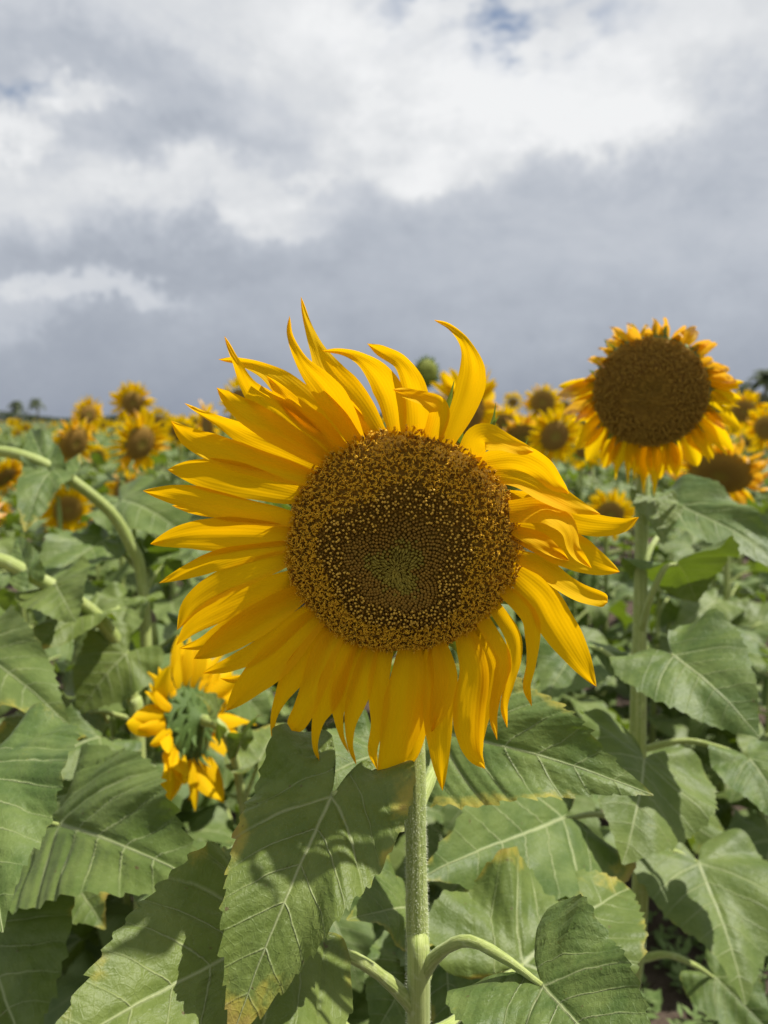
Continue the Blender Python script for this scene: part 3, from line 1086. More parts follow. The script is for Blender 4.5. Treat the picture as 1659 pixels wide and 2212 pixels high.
UP = [mesh('petal', *unit_petal(k, c, t, w, p)[:2], M_PETAL2, unit_petal(k, c, t, w, p)[2]) for k, (c, t, w, p) in enumerate([
    (.3, .2, .30, 'n'), (-.4, -.3, .33, 'n'), (.7, .5, .28, 't'), (-.8, .3, .30, 'n'), (.1, -.5, .34, 'n'), (-.2, .6, .26, 't')])]
UPW = [mesh('petal', *unit_petal(k + 40, c, t, w, p, 16, 6, .05)[:2], M_PETALW, unit_petal(k + 40, c, t, w, p, 16, 6, .05)[2]) for k, (c, t, w, p) in enumerate([
    (.5, .5, .34, 'n'), (-1.2, -.6, .38, 'n'), (1.8, .9, .36, 'd'), (-1.9, 1.2, .36, 'd'), (3.2, 1.6, .34, 'd'), (-.5, -.6, .36, 'n')])]


def join_mesh(name, items, mats, uvs=True):
    """items: (verts, faces, uv, Matrix, material index)"""
    V, F, U, MI = [], [], [], []
    for v, f, u, M, mi in items:
        b = len(V)
        V += [M @ Vector(p) for p in v]
        F += [tuple(b + k for k in q) for q in f]
        U += list(u)
        MI += [mi] * len(f)
    return mesh(name, V, F, mats, U, None, MI)


def petal_matrix(phi, r, tilt, ln, roll=0.0, z=0.0):
    return (Matrix.Rotation(phi, 4, 'Z') @ Matrix.Translation((0, r, z)) @ Matrix.Rotation(tilt, 4, 'X')
            @ Matrix.Rotation(roll, 4, 'Y') @ Matrix.Scale(ln, 4))


def petal_ring(seed, mat):
    r_ = random.Random(seed)
    it = []
    for k in range(26):
        sd = r_.randint(0, 99)
        v, f, u = unit_petal(sd, r_.uniform(-.8, .6), r_.uniform(-.5, .5), r_.uniform(.30, .38), 'n', 7, 4)
        it.append((v, f, u, petal_matrix(k * 2 * math.pi / 26 + r_.uniform(-.1, .1), .9, r_.uniform(-.25, .3), r_.uniform(.8, 1.1),
                                         0, r_.uniform(-.06, .02)), 0))
    return join_mesh('petals', it, [mat])


RINGS = [petal_ring(k, M_PETAL2) for k in range(4)]
RINGW = [petal_ring(20 + k, M_PETALW) for k in range(2)]


def bract_unit(seed, curl, wid=.34):
    r_ = np.random.RandomState(seed)
    n, nt = 8, 4
    s = np.linspace(0, 1, n)
    w = np.interp(s, [0, .3, .55, .8, 1], [.9, 1, .6, .2, .02]) * wid
    ang = curl * s
    y, z = np.r_[0, np.cumsum(np.cos(ang) / n)[:-1]], np.r_[0, np.cumsum(np.sin(ang) / n)[:-1]]
    vs, uv = [], []
    for i in range(n):
        for j in range(nt):
            t = -1 + 2 * j / (nt - 1)
            vs.append((t * w[i] / 2, y[i], z[i] + .3 * w[i] * t * t))
            uv.append((j / 3, s[i]))
    fs = [(i * nt + j, i * nt + j + 1, (i + 1) * nt + j + 1, (i + 1) * nt + j) for i in range(n - 1) for j in range(nt - 1)]
    return vs, fs, uv


UB = [mesh('bract', *bract_unit(k, c)[:2], M_BRACT, bract_unit(k, c)[2]) for k, c in enumerate([-1.2, .5, -.4])]
_it = []
for k in range(20):
    v, f, u = bract_unit(k, random.uniform(-.8, .6))
    _it.append((v, f, u, petal_matrix(k * 2 * math.pi / 20, .92, -.3, .5, 0, -.14), 0))
BRACT_RING = join_mesh('bracts', _it, [M_BRACT])
CUP = cup_mesh('flower_head', 1.0, 1.0, M_BRACT, 28)


def dome_mesh(name, mat, bulge=.22):
    vs, fs = [(0, 0, bulge - .05)], []
    nr2, na2 = 7, 32
    for i in range(1, nr2 + 1):
        r = i / nr2
        for j in range(na2):
            a = 2 * math.pi * j / na2
            vs.append((r * math.cos(a), r * math.sin(a), bulge * (1 - r ** 2.6) - .05 * math.exp(-(r / .35) ** 2)))
    for j in range(na2):
        fs.append((0, 1 + j, 1 + (j + 1) % na2))
    for i in range(nr2 - 1):
        for j in range(na2):
            a, b = 1 + i * na2, 1 + (i + 1) * na2
            fs.append((a + j, b + j, b + (j + 1) % na2, a + (j + 1) % na2))
    return mesh(name, vs, fs, mat)


DOME = dome_mesh('disc', M_DISC)


def add_head(plant, c, n, R, lod, seed, wither=0.0, plen=1.0, npet=34):
    """lod 0: every petal and bract its own part; 1: petals of the blurred far heads in one ring."""
    r_ = random.Random(seed)
    M = basis_matrix(c, n) @ Matrix.Rotation(r_.uniform(0, 6.28), 4, 'Z') @ Matrix.Scale(R, 4)
    h = part('flower_head', CUP, plant, M)
    part('disc', DOME, h, M @ Matrix.Translation((0, 0, .0)))
    if lod == 1:
        part('petals', (RINGW if r_.random() < wither else RINGS)[r_.randint(0, 1 if False else 1)], h, M @ Matrix.Scale(plen, 4))
        part('bracts', BRACT_RING, h, M)
    else:
        for k in range(npet):
            me = r_.choice(UPW) if r_.random() < wither else r_.choice(UP)
            part('petal', me, h, M @ petal_matrix(k * 2 * math.pi / npet + r_.uniform(-.1, .1), .9, r_.uniform(-.35, .25),
                                                  plen * r_.uniform(.8, 1.15), r_.uniform(-.4, .4), r_.uniform(-.08, .03)))
        for k in range(16):
            part('bract', r_.choice(UB), h, M @ petal_matrix(k * 2 * math.pi / 16 + r_.uniform(-.1, .1), .9, r_.uniform(-.7, -.1),
                                                             r_.uniform(.4, .6), 0, -.12))
    return h


# field leaves: blade and stalk, origin where the stalk leaves the stem
def field_leaf(seed, droop, na=34, nr=4, pl=.55):
    r_ = random.Random(seed)
    V, F, uv, ed, _ = leaf_blade(na, nr, r_.uniform(.95, 1.15), droop, r_.uniform(.05, .3), r_.uniform(.03, .07), .03, 11, .006, seed, 1.0, r_.uniform(-.5, .5))
    pitch = r_.uniform(-.35, .25)
    rise = r_.uniform(.1, .35)
    M = Matrix.Translation((0, pl, rise)) @ Matrix.Rotation(pitch, 4, 'X')
    V = [M @ Vector(v) for v in V]
    tv, tf, tu = tube([(0, 0, 0), (0, pl * .5, rise * .75), (0, pl, rise)], [.03, .022, .012], 6, 5)
    b = len(V)
    V += [Vector(v) for v in tv]
    mi = [0] * len(F) + [1] * len(tf)
    F = list(F) + [tuple(b + k for k in q) for q in tf]
    uv = np.vstack([uv, np.zeros((len(tv), 2))])
    ed = np.vstack([ed, np.zeros((len(tv), 2))])
    return mesh('leaf', V, F, [M_LEAF2, M_STEM], uv, ed, mi)


FL = [field_leaf(k + 11, d, 60, 6) for k, d in enumerate([.7, 1.2, 1.7, .9, 1.4, 1.1, .5, 2.0])]
FLL = [field_leaf(k + 31, d, 22, 3) for k, d in enumerate([.7, 1.2, 1.7, 1.0])]


def add_leaves(plant, path, n, size, pool, seed, lo=.2, hi=.95, skip=None):
    r_ = random.Random(seed)
    P = catmull(path, 40)
    yaw = r_.uniform(0, 6.28)
    for k in range(n):
        t = lo + (hi - lo) * (k + r_.uniform(.1, .9)) / n
        p = Vector(P[min(39, int(t * 39))])
        yaw += 2.4 + r_.uniform(-.3, .3)
        s = size * r_.uniform(.75, 1.2) * (1.0 if t < .7 else 1.0 - (t - .7) * 1.6)
        if skip and skip(p, yaw, s):
            continue
        M = (Matrix.Translation(p) @ Matrix.Rotation(yaw, 4, 'Z') @ Matrix.Rotation(r_.uniform(-.3, .45), 4, 'X')
             @ Matrix.Rotation(r_.uniform(-.35, .35), 4, 'Y') @ Matrix.Scale(s, 4))
        part('leaf', r_.choice(pool), plant, M)


def head_normal(c, yaw, pitch):
    """Facing the viewer, turned YAW to the right and nodding PITCH down (degrees)."""
    v = Vector((CAM.x - c.x, CAM.y - c.y, 0)).normalized()
    v = Matrix.Rotation(math.radians(yaw), 3, 'Z') @ v
    p = math.radians(pitch)
    return Vector((v.x * math.cos(p), v.y * math.cos(p), -math.sin(p)))


def sunflower(label, px, py, width, yaw=0, pitch=15, wither=.2, lod=1, nleaf=12, seed=1, diam=.21, group=None, depth=None,
              plen=1.0, leafsize=.17, disc=.52, cat='sunflower', pool=None):
    depth = depth or diam * F_PX / width
    c = W(px, py, depth)
    n = head_normal(c, yaw, pitch)
    R = diam / 2 * disc
    r_ = random.Random(seed)
    neck = c - n * (R * 1.6) - Vector((0, 0, .05))
    g = Vector((neck.x - n.x * .03 + r_.uniform(-.04, .04), neck.y - n.y * .03 + r_.uniform(-.04, .04), -.01))
    mid = Vector((g.x * .6 + neck.x * .4, g.y * .6 + neck.y * .4, c.z * .55))
    path = [g, mid, neck, c - n * R * .45]
    p = thing('sunflower_plant', Vector((g.x, g.y, 0)), label, cat, group)
    tube_part('stem', path, [.013, .011, .008, .011], M_STEM, p, 18, 8)
    add_head(p, c, n, R, lod, seed, wither, plen)
    if nleaf:
        add_leaves(p, path[:3], nleaf, leafsize, pool or FL, seed + 5, .25, .93)
    return p


# ------------------------------------------------------------------ second sunflower, right
p2c = W(1404, 848, .94)
p2n = head_normal(p2c, -4, 14)
s2 = [Vector((p2c.x - .02, p2c.y + .10, -.01)), W(1372, 2060, 1.0), W(1378, 1560, 1.0), W(1384, 1250, 1.0), W(1388, 1060, 1.0), W(1396, 930, 1.0), p2c - p2n * .03]
second = thing('sunflower_plant', Vector((s2[0].x, s2[0].y, 0)), 'tall sunflower on the right with broad dark disc and withered curled top petals', 'sunflower')
tube_part('stem', s2, [.013, .0125, .0115, .0105, .009, .009, .013], M_STEM, second, 40, 14)
R2 = .0695
M2 = basis_matrix(p2c, p2n) @ Matrix.Scale(R2, 4)
h2 = part('flower_head', CUP, second, M2)
d2 = part('disc', DOME, h2, M2)


def disc2_pt(rho, th, h=0.0):
    z = .22 * (1 - rho ** 2.6) - .05 * math.exp(-(rho / .35) ** 2)
    return M2 @ Vector((rho * math.cos(th), rho * math.sin(th) - .10 * (1 - rho * rho), z + h / R2))


florets('florets', 1500, disc2_pt, .0031, d2, p2c, 9, [M_FL_BROWN, M_FL_BROWN, M_FL_OLD, M_FL_OLD, M_FL_OLD], .5, .55)
r2 = random.Random(22)
for k in range(58):
    a = 2 * math.pi * k / 58 + r2.uniform(-.06, .06)          # 0 = up
    up = math.cos(a)
    if up > .35:
        me, ln, tl = r2.choice(UPW[1:5]), r2.uniform(.35, .65), r2.uniform(-.6, .6)
    elif up > -.35:
        me, ln, tl = r2.choice(UPW[:1] + UPW[5:] + UP[:5]), r2.uniform(.62, .88), r2.uniform(-.4, .15)
    else:
        me, ln, tl = r2.choice(UP), r2.uniform(.85, 1.2), r2.uniform(-.4, .05)
    hang = .5 * math.sin(a) * (1 if up < .5 else .3)
    part('petal', me, h2, M2 @ Matrix.Rotation(a, 4, 'Z') @ Matrix.Translation((0, .93, r2.uniform(-.08, .02))) @ Matrix.Rotation(hang, 4, 'Z')
         @ Matrix.Rotation(tl, 4, 'X') @ Matrix.Rotation(r2.uniform(-.5, .5), 4, 'Y') @ Matrix.Scale(ln, 4) @ Matrix.Diagonal((1.0, 1, 1, 1)))
for k in range(26):
    a = 2 * math.pi * k / 26 + r2.uniform(-.08, .08)
    part('bract', r2.choice(UB), h2, M2 @ petal_matrix(a, .93, r2.uniform(-.2, .3), r2.uniform(.28, .46), 0, -.08))
hero_leaf(second, (1455, 1412, .88), (1642, 1594, .78), (-.12, -.72, .68), 1.2, .5, .1, .03, [(1383, 1480, 1.0), (1410, 1440, .96), (1440, 1415, .91)], .004, hi=False)
hero_leaf(second, (1392, 1640, .86), (1345, 1870, .76), (.05, -.86, .5), 1.3, .5, .1, .035, [(1378, 1690, 1.0), (1385, 1650, .92)], .004, hi=False)
hero_leaf(second, (1216, 1768, .80), (895, 1905, .66), (.05, -.66, .75), .85, .5, .1, .03, [(1376, 1800, 1.0), (1300, 1760, .9)], .004, hi=False)
hero_leaf(second, (1510, 1862, .98), (1612, 2175, .84), (.0, -.82, .57), 1.15, .5, .1, .03, [(1374, 1900, 1.0), (1440, 1840, 1.0)], .0045, hi=False)
hero_leaf(second, (1468, 1088, 1.10), (1720, 1245, .95), (-.1, -.72, .68), .62, .4, .1, .03, [(1386, 1250, 1.0), (1405, 1185, 1.02), (1445, 1130, 1.06)], .004, hi=False)
hero_leaf(second, (1462, 1213, .96), (1505, 1300, 1.02), (.2, .75, .6), 1.5, .7, .1, .05, [(1384, 1370, 1.0), (1402, 1300, .97), (1435, 1228, .95)], .0045, hi=False)
hero_leaf(second, (1412, 1078, .99), (1432, 1180, .94), (0, -.9, .43), .85, .6, .15, .03, [(1389, 1100, 1.0)], .003, hi=False)
hero_leaf(second, (1620, 1640, .92), (1720, 1810, .84), (-.1, -.7, .7), 1.0, .5, .1, .03, [(1380, 1620, 1.0), (1480, 1600, .98), (1570, 1620, .95)], .004, hi=False)
hero_leaf(second, (1545, 2112, 1.02), (1690, 2260, .95), (-.1, -.7, .7), 1.0, .5, .1, .03, [(1373, 2075, 1.0), (1440, 2062, 1.0), (1500, 2085, 1.01)], .0045, hi=False)
hero_leaf(second, (1255, 1390, 1.08), (1170, 1520, 1.0), (0, -.6, .8), 1.1, .6, .1, .05, [(1381, 1480, 1.0), (1310, 1410, 1.05)], .004, hi=False)
hero_leaf(second, (1420, 1700, 1.1), (1560, 1790, 1.2), (0, -.5, .85), .9, .6, .1, .05, [(1377, 1760, 1.0)], .004, hi=False)

# ------------------------------------------------------------------ sunflower seen from behind, left
p3c = W(408, 1560, .98)
p3n = Vector((-.90, .30, -.28)).normalized()
s3 = [Vector((W(560, 1800, 1.05).x, W(560, 1800, 1.05).y, -.01)), W(545, 1950, 1.03), W(522, 1720, 1.0), W(502, 1625, .975), W(474, 1568, .965), p3c - p3n * .02]
third = thing('sunflower_plant', Vector((s3[0].x, s3[0].y, 0)), 'sunflower turned away showing green bracts, low beside the main flower', 'sunflower')
tube_part('stem', s3, [.012, .010, .0075, .006, .006, .008], M_STEM, third, 30, 12)
R3 = .047
M3 = basis_matrix(p3c, p3n) @ Matrix.Scale(R3, 4)
CUP3 = cup_mesh('flower_head', 1.0, 1.0, M_BRACT2, 28)
UB3 = [mesh('bract', *bract_unit(k, c, w)[:2], M_BRACT2, bract_unit(k, c, w)[2]) for k, (c, w) in enumerate([(-.8, .34), (-.4, .30), (-1.2, .32), (.3, .28)])]
h3 = part('flower_head', CUP3, third, M3 @ Matrix.Diagonal((1, 1, .75, 1)))
part('disc', DOME, h3, M3)
r3 = random.Random(5)
for k in range(42):
    a = 2 * math.pi * k / 42 + r3.uniform(-.14, .14)
    part('petal', r3.choice(UP), h3, M3 @ petal_matrix(a, .92, r3.uniform(-.75, .6), r3.uniform(1.0, 1.75), r3.uniform(-.6, .6), r3.uniform(-.1, .03)) @ Matrix.Diagonal((r3.uniform(1.1, 1.5), 1, 1, 1)))
for row, (rr, z, t0, ln, nn) in enumerate([(.88, -.10, .0, .6, 20), (.68, -.24, .1, .5, 16), (.45, -.36, .1, .42, 11)]):
    for k in range(nn):
        a = 2 * math.pi * (k + row * .5) / nn + r3.uniform(-.1, .1)
        part('bract', r3.choice(UB3), h3, M3 @ petal_matrix(a, rr, t0 + r3.uniform(-.3, .4), ln * r3.uniform(.85, 1.5), r3.uniform(-.4, .4), z))
hero_leaf(third, (520, 1600, .94), (580, 1550, .88), (0, -.3, .95), .5, .9, .2, .03, [(505, 1640, .965)], .002, hi=False, quilt=0)
hero_leaf(third, (470, 1560, .93), (420, 1500, .86), (.3, -.6, .7), .6, .8, .2, .03, [(485, 1590, .95)], .002, hi=False, quilt=0)
hero_leaf(third, (560, 1640, 1.0), (620, 1560, 1.1), (0, -.5, .85), .9, .5, .1, .03, [(524, 1740, 1.0)], .003, hi=False)

# ------------------------------------------------------------------ arching plants at the left
sa = [W(330, 2600, 1.32), W(318, 1500, 1.32), W(305, 1245, 1.32), W(283, 1180, 1.3), W(240, 1108, 1.27), W(150, 1034, 1.22), W(60, 988, 1.2), W(-20, 976, 1.2), W(-90, 1010, 1.2)]
sa[0].z = -.01
arch1 = thing('sunflower_plant', Vector((sa[0].x, sa[0].y, 0)), 'upper arching pale stem bending out past the left edge', 'sunflower')
tube_part('stem', sa, [.012, .0115, .011, .0105, .010, .010, .0095, .009, .010], M_STEM, arch1, 46, 12)
add_head(arch1, W(-120, 1060, 1.2), Vector((-.6, -.3, -.7)), .06, 0, 41, .3)
A1N = (0, -.6, .8)
hero_leaf(arch1, (100, 1005, 1.2), (65, 925, 1.28), (.3, -.9, .3), .5, .5, .2, .03, None, hi=False)
hero_leaf(arch1, (112, 1012, 1.2), (52, 1150, 1.1), (.1, -.85, .5), .62, .6, .1, .03, None, hi=False)
hero_leaf(arch1, (262, 1082, 1.42), (430, 1180, 1.3), (0, -.6, .8), .75, .8, .1, .03, [(296, 1220, 1.32), (285, 1120, 1.38)], .004, hi=False)
hero_leaf(arch1, (322, 1190, 1.4), (400, 1265, 1.45), (.2, .7, .6), 1.2, .6, .1, .04, [(312, 1320, 1.32), (318, 1240, 1.37)], .005, hi=False)
hero_leaf(arch1, (220, 1170, 1.36), (60, 1300, 1.2), (0, -.6, .8), .8, .6, .1, .04, [(298, 1232, 1.32), (260, 1190, 1.35)], .004, hi=False)
add_leaves(arch1, sa[:3], 8, .19, FL, 77, .45, .95)

sb = [W(310, 2600, 1.16), W(300, 1650, 1.16), W(284, 1500, 1.16), W(258, 1398, 1.14), W(205, 1328, 1.1), W(150, 1288, 1.07), W(70, 1244, 1.05), W(-10, 1208, 1.05), W(-80, 1230, 1.05)]
sb[0].z = -.01
arch2 = thing('sunflower_plant', Vector((sb[0].x, sb[0].y, 0)), 'lower arching pale stem bending left above broad leaves', 'sunflower')
tube_part('stem', sb, [.013, .012, .0115, .0112, .011, .0105, .010, .010, .011], M_STEM, arch2, 46, 12)
add_head(arch2, W(-75, 1330, 1.05), Vector((-.5, -.5, -.7)), .06, 0, 43, .3)
hero_leaf(arch2, (272, 1412, 1.12), (160, 1552, 1.09), (-.05, -.9, .4), 1.1, .6, .12, .03, [(272, 1445, 1.15)], .003, hi=False)
hero_leaf(arch2, (214, 1592, 1.08), (30, 1690, .98), (0, -.7, .7), 1.05, .6, .1, .04, [(300, 1640, 1.16), (265, 1605, 1.13)], .004, hi=False)
hero_leaf(arch2, (150, 1546, 1.10), (-40, 1640, 1.0), (0, -.66, .75), .95, .6, .1, .04, [(292, 1556, 1.16), (225, 1540, 1.13)], .004, hi=False)
hero_leaf(arch2, (120, 1262, 1.05), (165, 1345, .98), (.1, -.8, .5), 1.1, .5, .15, .03, None, hi=False)
hero_leaf(arch2, (60, 1235, 1.04), (40, 1160, 1.1), (0, -.9, .4), .6, .5, .2, .03, None, hi=False)
hero_leaf(arch2, (195, 1320, 1.1), (60, 1420, 1.0), (0, -.6, .8), .8, .7, .1, .04, None, hi=False)
hero_leaf(arch2, (255, 1305, 1.25), (150, 1440, 1.2), (0, -.6, .8), .7, .7, .1, .04, [(205, 1330, 1.1), (250, 1318, 1.2)], .004, hi=False)
add_leaves(arch2, sb[:3], 6, .17, FL, 79, .3, .75)

# leafy plant at the left edge
sc_ = [W(-120, 2600, .86), W(-115, 1900, .86), W(-110, 1500, .86), W(-112, 1260, .87)]
sc_[0].z = -.01
edge = thing('sunflower_plant', Vector((sc_[0].x, sc_[0].y, 0)), 'broad toothed leaves with yellowed rims at the lower left edge', 'sunflower')
tube_part('stem', sc_, [.012, .011, .009, .004], M_STEM, edge, 24, 10)
hero_leaf(edge, (126, 1778, .76), (495, 1935, .60), (0, -.6, .8), .68, .5, .1, .03, [(-115, 1900, .86), (-20, 1800, .82), (60, 1772, .79)], .0042)
hero_leaf(edge, (-45, 1655, .64), (5, 2015, .50), (.15, -.62, .77), .9, .5, .1, .03, [(-112, 1720, .86), (-90, 1650, .75)], .004)
hero_leaf(edge, (-50, 1960, .74), (70, 2330, .60), (.1, -.62, .77), 1.0, .5, .1, .03, [(-117, 2080, .86), (-90, 1980, .8)], .004)
hero_leaf(edge, (-70, 1390, .96), (152, 1568, .84), (.05, -.66, .75), .6, .6, .12, .03, [(-110, 1420, .86), (-95, 1385, .9)], .004, hi=False)
hero_leaf(edge, (150, 1890, .86), (230, 2010, .80), (0, -.6, .8), 1.1, .5, .1, .04, [(-116, 2000, .86), (20, 1900, .88)], .004, hi=False)

# cut stalk standing between the leaves
ck = [W(345, 1900, 1.5), W(340, 1500, 1.42), W(330, 1400, 1.42), W(323, 1335, 1.42)]
ck[0].z = -.01
cut = thing('dead_stalk', Vector((ck[0].x, ck[0].y, 0)), 'cut sunflower stalk with dark dried top, left of the main flower', 'stalk')
tube_part('stem', ck, [.013, .012, .0115, .0125], M_STEM, cut, 20, 10)
tube_part('dry_top', [ck[3] - Vector((0, 0, .012)), ck[3] + Vector((0, 0, .002)), ck[3] + Vector((-.002, 0, .016))], [.0128, .0135, .006], M_WOOD, cut, 8, 9)
hero_leaf(cut, (350, 1440, 1.44), (440, 1350, 1.55), (0, -.6, .8), .8, .5, .1, .04, [(338, 1480, 1.42)], .004, hi=False)
add_leaves(cut, ck[:3], 6, .17, FL, 81, .4, .9)

# ------------------------------------------------------------------ heads one can point at in the field
MID = [
    # label, px, py, width, yaw, pitch, wither, lod, disc
    ('upper left sunflower of the near pair, tilted oval head above the horizon', 190, 895, 76, 38, 12, .1, 0, .5),
    ('round sunflower head highest in the left field, just above a bigger one', 287, 870, 78, 8, 10, .1, 0, .54),
    ('drooping sunflower with ragged right rim, leftmost below the tilted pair', 160, 957, 108, 42, 22, .5, 0, .62),
    ('large sunflower with long oval disc and sunlit right petals, left field', 303, 958, 122, 40, 20, .15, 0, .56),
    ('pale yellow sunflower under the arching stem with brown disc at left', 146, 1100, 104, 12, 14, .05, 0, .52),
    ('sunflower half hidden behind a grey green leaf, beside the arching stem', 278, 1062, 88, 5, 18, .4, 0, .6),
    ('sunflower cut by the left edge just under the upper arching stem', 10, 1032, 90, 45, 40, .4, 0, .55),
    ('yellow sunflower cut by the left edge between the two arching stems', -12, 1108, 86, 20, 15, .1, 0, .4),
    ('sunflower behind the topmost left petals of the main flower', 520, 862, 88, -15, 12, .1, 1, .45),
    ('sunflower seen from its side left of the main flower', 448, 922, 96, -62, 5, .1, 0, .5),
    ('bright sunflower close behind the tall curled petal of the main flower', 1003, 892, 160, 32, 15, .1, 0, .56),
    ('dark eyed round sunflower on the horizon left of the tall right one', 1172, 869, 74, 0, 10, .1, 0, .62),
    ('smallest sunflower on the horizon right of the main flower', 1108, 869, 48, 5, 10, .0, 1, .4),
    ('yellow sunflower with shaded disc directly below the smallest horizon one', 1088, 915, 78, 0, 20, .1, 0, .52),
    ('wide yellow sunflower partly covered by the tall right sunflower', 1198, 942, 128, 25, 12, .05, 0, .46),
    ('withered dark disc low between the main flower and the right one', 1130, 948, 92, 5, 35, .9, 0, .74),
    ('sunflower on the horizon right of the tall right one', 1606, 888, 86, 0, 12, .1, 0, .5),
    ('nodding sunflower with big bare disc below the tall right one', 1556, 1022, 150, -8, 42, .85, 0, .76),
    ('yellow sunflower cut by the right edge', 1655, 925, 92, -20, 12, .1, 0, .5),
    ('fresh sunflower with green centre under the tall right sunflower', 1318, 1112, 108, 8, 14, .0, 0, .48),
    ('small yellow bloom low right of the thick right stem', 1468, 1097, 62, 30, 30, .1, 1, .4),
    ('sunflower peeping out left of the tall right one, above the wide one', 1218, 880, 56, 0, 10, .1, 1, .45),
    ('sunflower showing through the lower left petals of the right one', 1262, 968, 84, 10, 15, .1, 1, .5),
    ('small orange bloom in the left field on the horizon right of the large one', 342, 912, 58, 20, 20, .3, 1, .5),
]
for k, (lab, px, py, wd, yaw, pit, wi, lod, dc) in enumerate(MID):
    sunflower(lab, px, py, wd * 1.2, yaw, pit, wi, lod, 11, 200 + k, .215, None, None, 1.28 if dc < .6 else .9, .17, dc * .94)

# green bud
bc = W(921, 806, 2.9)
bn = head_normal(bc, 35, 8)
bud = thing('sunflower_bud', Vector((bc.x + .02, bc.y + .10, 0)), 'unopened green sunflower bud rising behind the main flower', 'sunflower bud')
tube_part('stem', [Vector((bc.x + .02, bc.y + .10, -.01)), bc + Vector((.015, .12, -.5)), bc + Vector((0, .1, -.08)), bc - bn * .02], [.012, .011, .008, .01], M_STEM, bud, 18, 8)
MB = basis_matrix(bc, bn) @ Matrix.Scale(.055, 4)
bh = part('flower_head', CUP, bud, MB)
part('disc', dome_mesh('disc', simple_material('bud_green', (.12, .15, .02), (.2, .22, .03), 8), .35), bh, MB)
rb = random.Random(3)
for k in range(40):
    part('bract', rb.choice(UB), bh, MB @ petal_matrix(k * 2 * math.pi / 20 + rb.uniform(-.1, .1), .92, rb.uniform(-.1, .9), rb.uniform(.4, .6), 0, -.05))
add_leaves(bud, [bc + Vector((.02, .1, -1.3)), bc + Vector((.01, .11, -.15))], 10, .17, FL, 91, .3, .95)

# ------------------------------------------------------------------ low leafy plants that fill the rows close by
def clear_height(x, y, h):
    px = CX + x / y * F_PX
    for m in MID:
        dep = .215 * F_PX / (m[3] * 1.2)
        if y < dep + .1 and abs(px - m[1]) < m[3] * .6 + 150 / y:
            h = min(h, CAM.z - (m[2] + m[3] * .55 - 905) / F_PX * y - .05)
    return max(h, .5)


def leafy(label, x, y, h, n, size, seed, group=None, pool=None, lean=(0, 0)):
    p = thing('sunflower_plant', Vector((x, y, 0)), label, 'sunflower', group)
    path = [Vector((x, y, -.01)), Vector((x + lean[0] * .4, y + lean[1] * .4, h * .5)), Vector((x + lean[0], y + lean[1], h))]
    tube_part('stem', path, [.011, .009, .004], M_STEM, p, 12, 7)
    add_leaves(p, path, n, size, pool or FL, seed, .2, 1.0)
    return p


LOW = [(-.62, 1.62, .86), (-.30, 1.45, .72), (.0, 1.55, .80), (.26, 1.42, .72), (-.95, 1.9, .98), (-.45, 1.95, .95),
       (.12, 1.95, .98), (.42, 1.75, .82), (.78, 2.05, .98), (-.12, 1.25, .55), (-.48, 1.28, .62), (1.05, 2.2, 1.0),
       (-.78, 1.38, .75), (.62, 2.35, 1.02), (-.2, 2.3, 1.05), (-.7, 2.4, 1.08), (.3, 2.3, 1.04), (.95, 1.75, .72)]
for k, (x, y, h) in enumerate(LOW):
    h = clear_height(x, y, h)
    leafy('broad leaved sunflower plant without open flower in the near rows', x, y, h, 15, .19, 300 + k, 'flowerless plants in the near rows')

# ------------------------------------------------------------------ the field behind
NF = 0
rf = random.Random(12)
spots = []
row = 2.65
while row < 13.5:
    x = -row * .66
    while x < row * .66:
        spots.append((x + rf.uniform(-.12, .12), row + rf.uniform(-.15, .15)))
        x += .36 + row * .022
    row += .42 + row * .03
for k, (x, y) in enumerate(spots):
    if len(spots) > 270 and rf.random() > 270 / len(spots):
        continue
    pool = FL if y < 5 else FLL
    px_ = CX + x / y * F_PX
    has = rf.random() < (0 if px_ < 150 else .25 if px_ < 520 else .3 if y < 4 else .8 if px_ > 950 else .6)
    h = rf.uniform(1.0, 1.2) if px_ > 150 else rf.uniform(.95, 1.1)
    h_max = clear_height(x, y, 2)
    if h_max < 1.15:
        has = False
        h = min(h, h_max)
    if not has:
        leafy('leafy sunflower plant without visible flower in the field behind', x, y, h, 12, .19, 1000 + k, 'leafy plants of the field behind', pool)
        continue
    h = rf.uniform(1.02, 1.27)
    c = Vector((x, y, h))
    n = head_normal(c, rf.gauss(8, 30) if rf.random() > .13 else rf.uniform(110, 230), rf.uniform(2, 42))
    R = rf.uniform(.038, .068)
    neck = c - n * R * 1.7 - Vector((0, 0, .05))
    g = Vector((neck.x, neck.y + .03, -.01))
    path = [g, Vector((g.x, g.y, h * .55)), neck, c - n * R * .4]
    p = thing('sunflower_plant', Vector((g.x, g.y, 0)), 'blurred sunflower with yellow head in the rows of the field behind', 'sunflower', 'blooming plants of the field behind')
    tube_part('stem', path, [.012, .010, .008, .010], M_STEM, p, 10, 6)
    add_head(p, c, n, R, 1, 2000 + k, .25, rf.uniform(1.0, 1.2))
    add_leaves(p, path[:3], 11, .185, pool, 3000 + k, .3, .95)


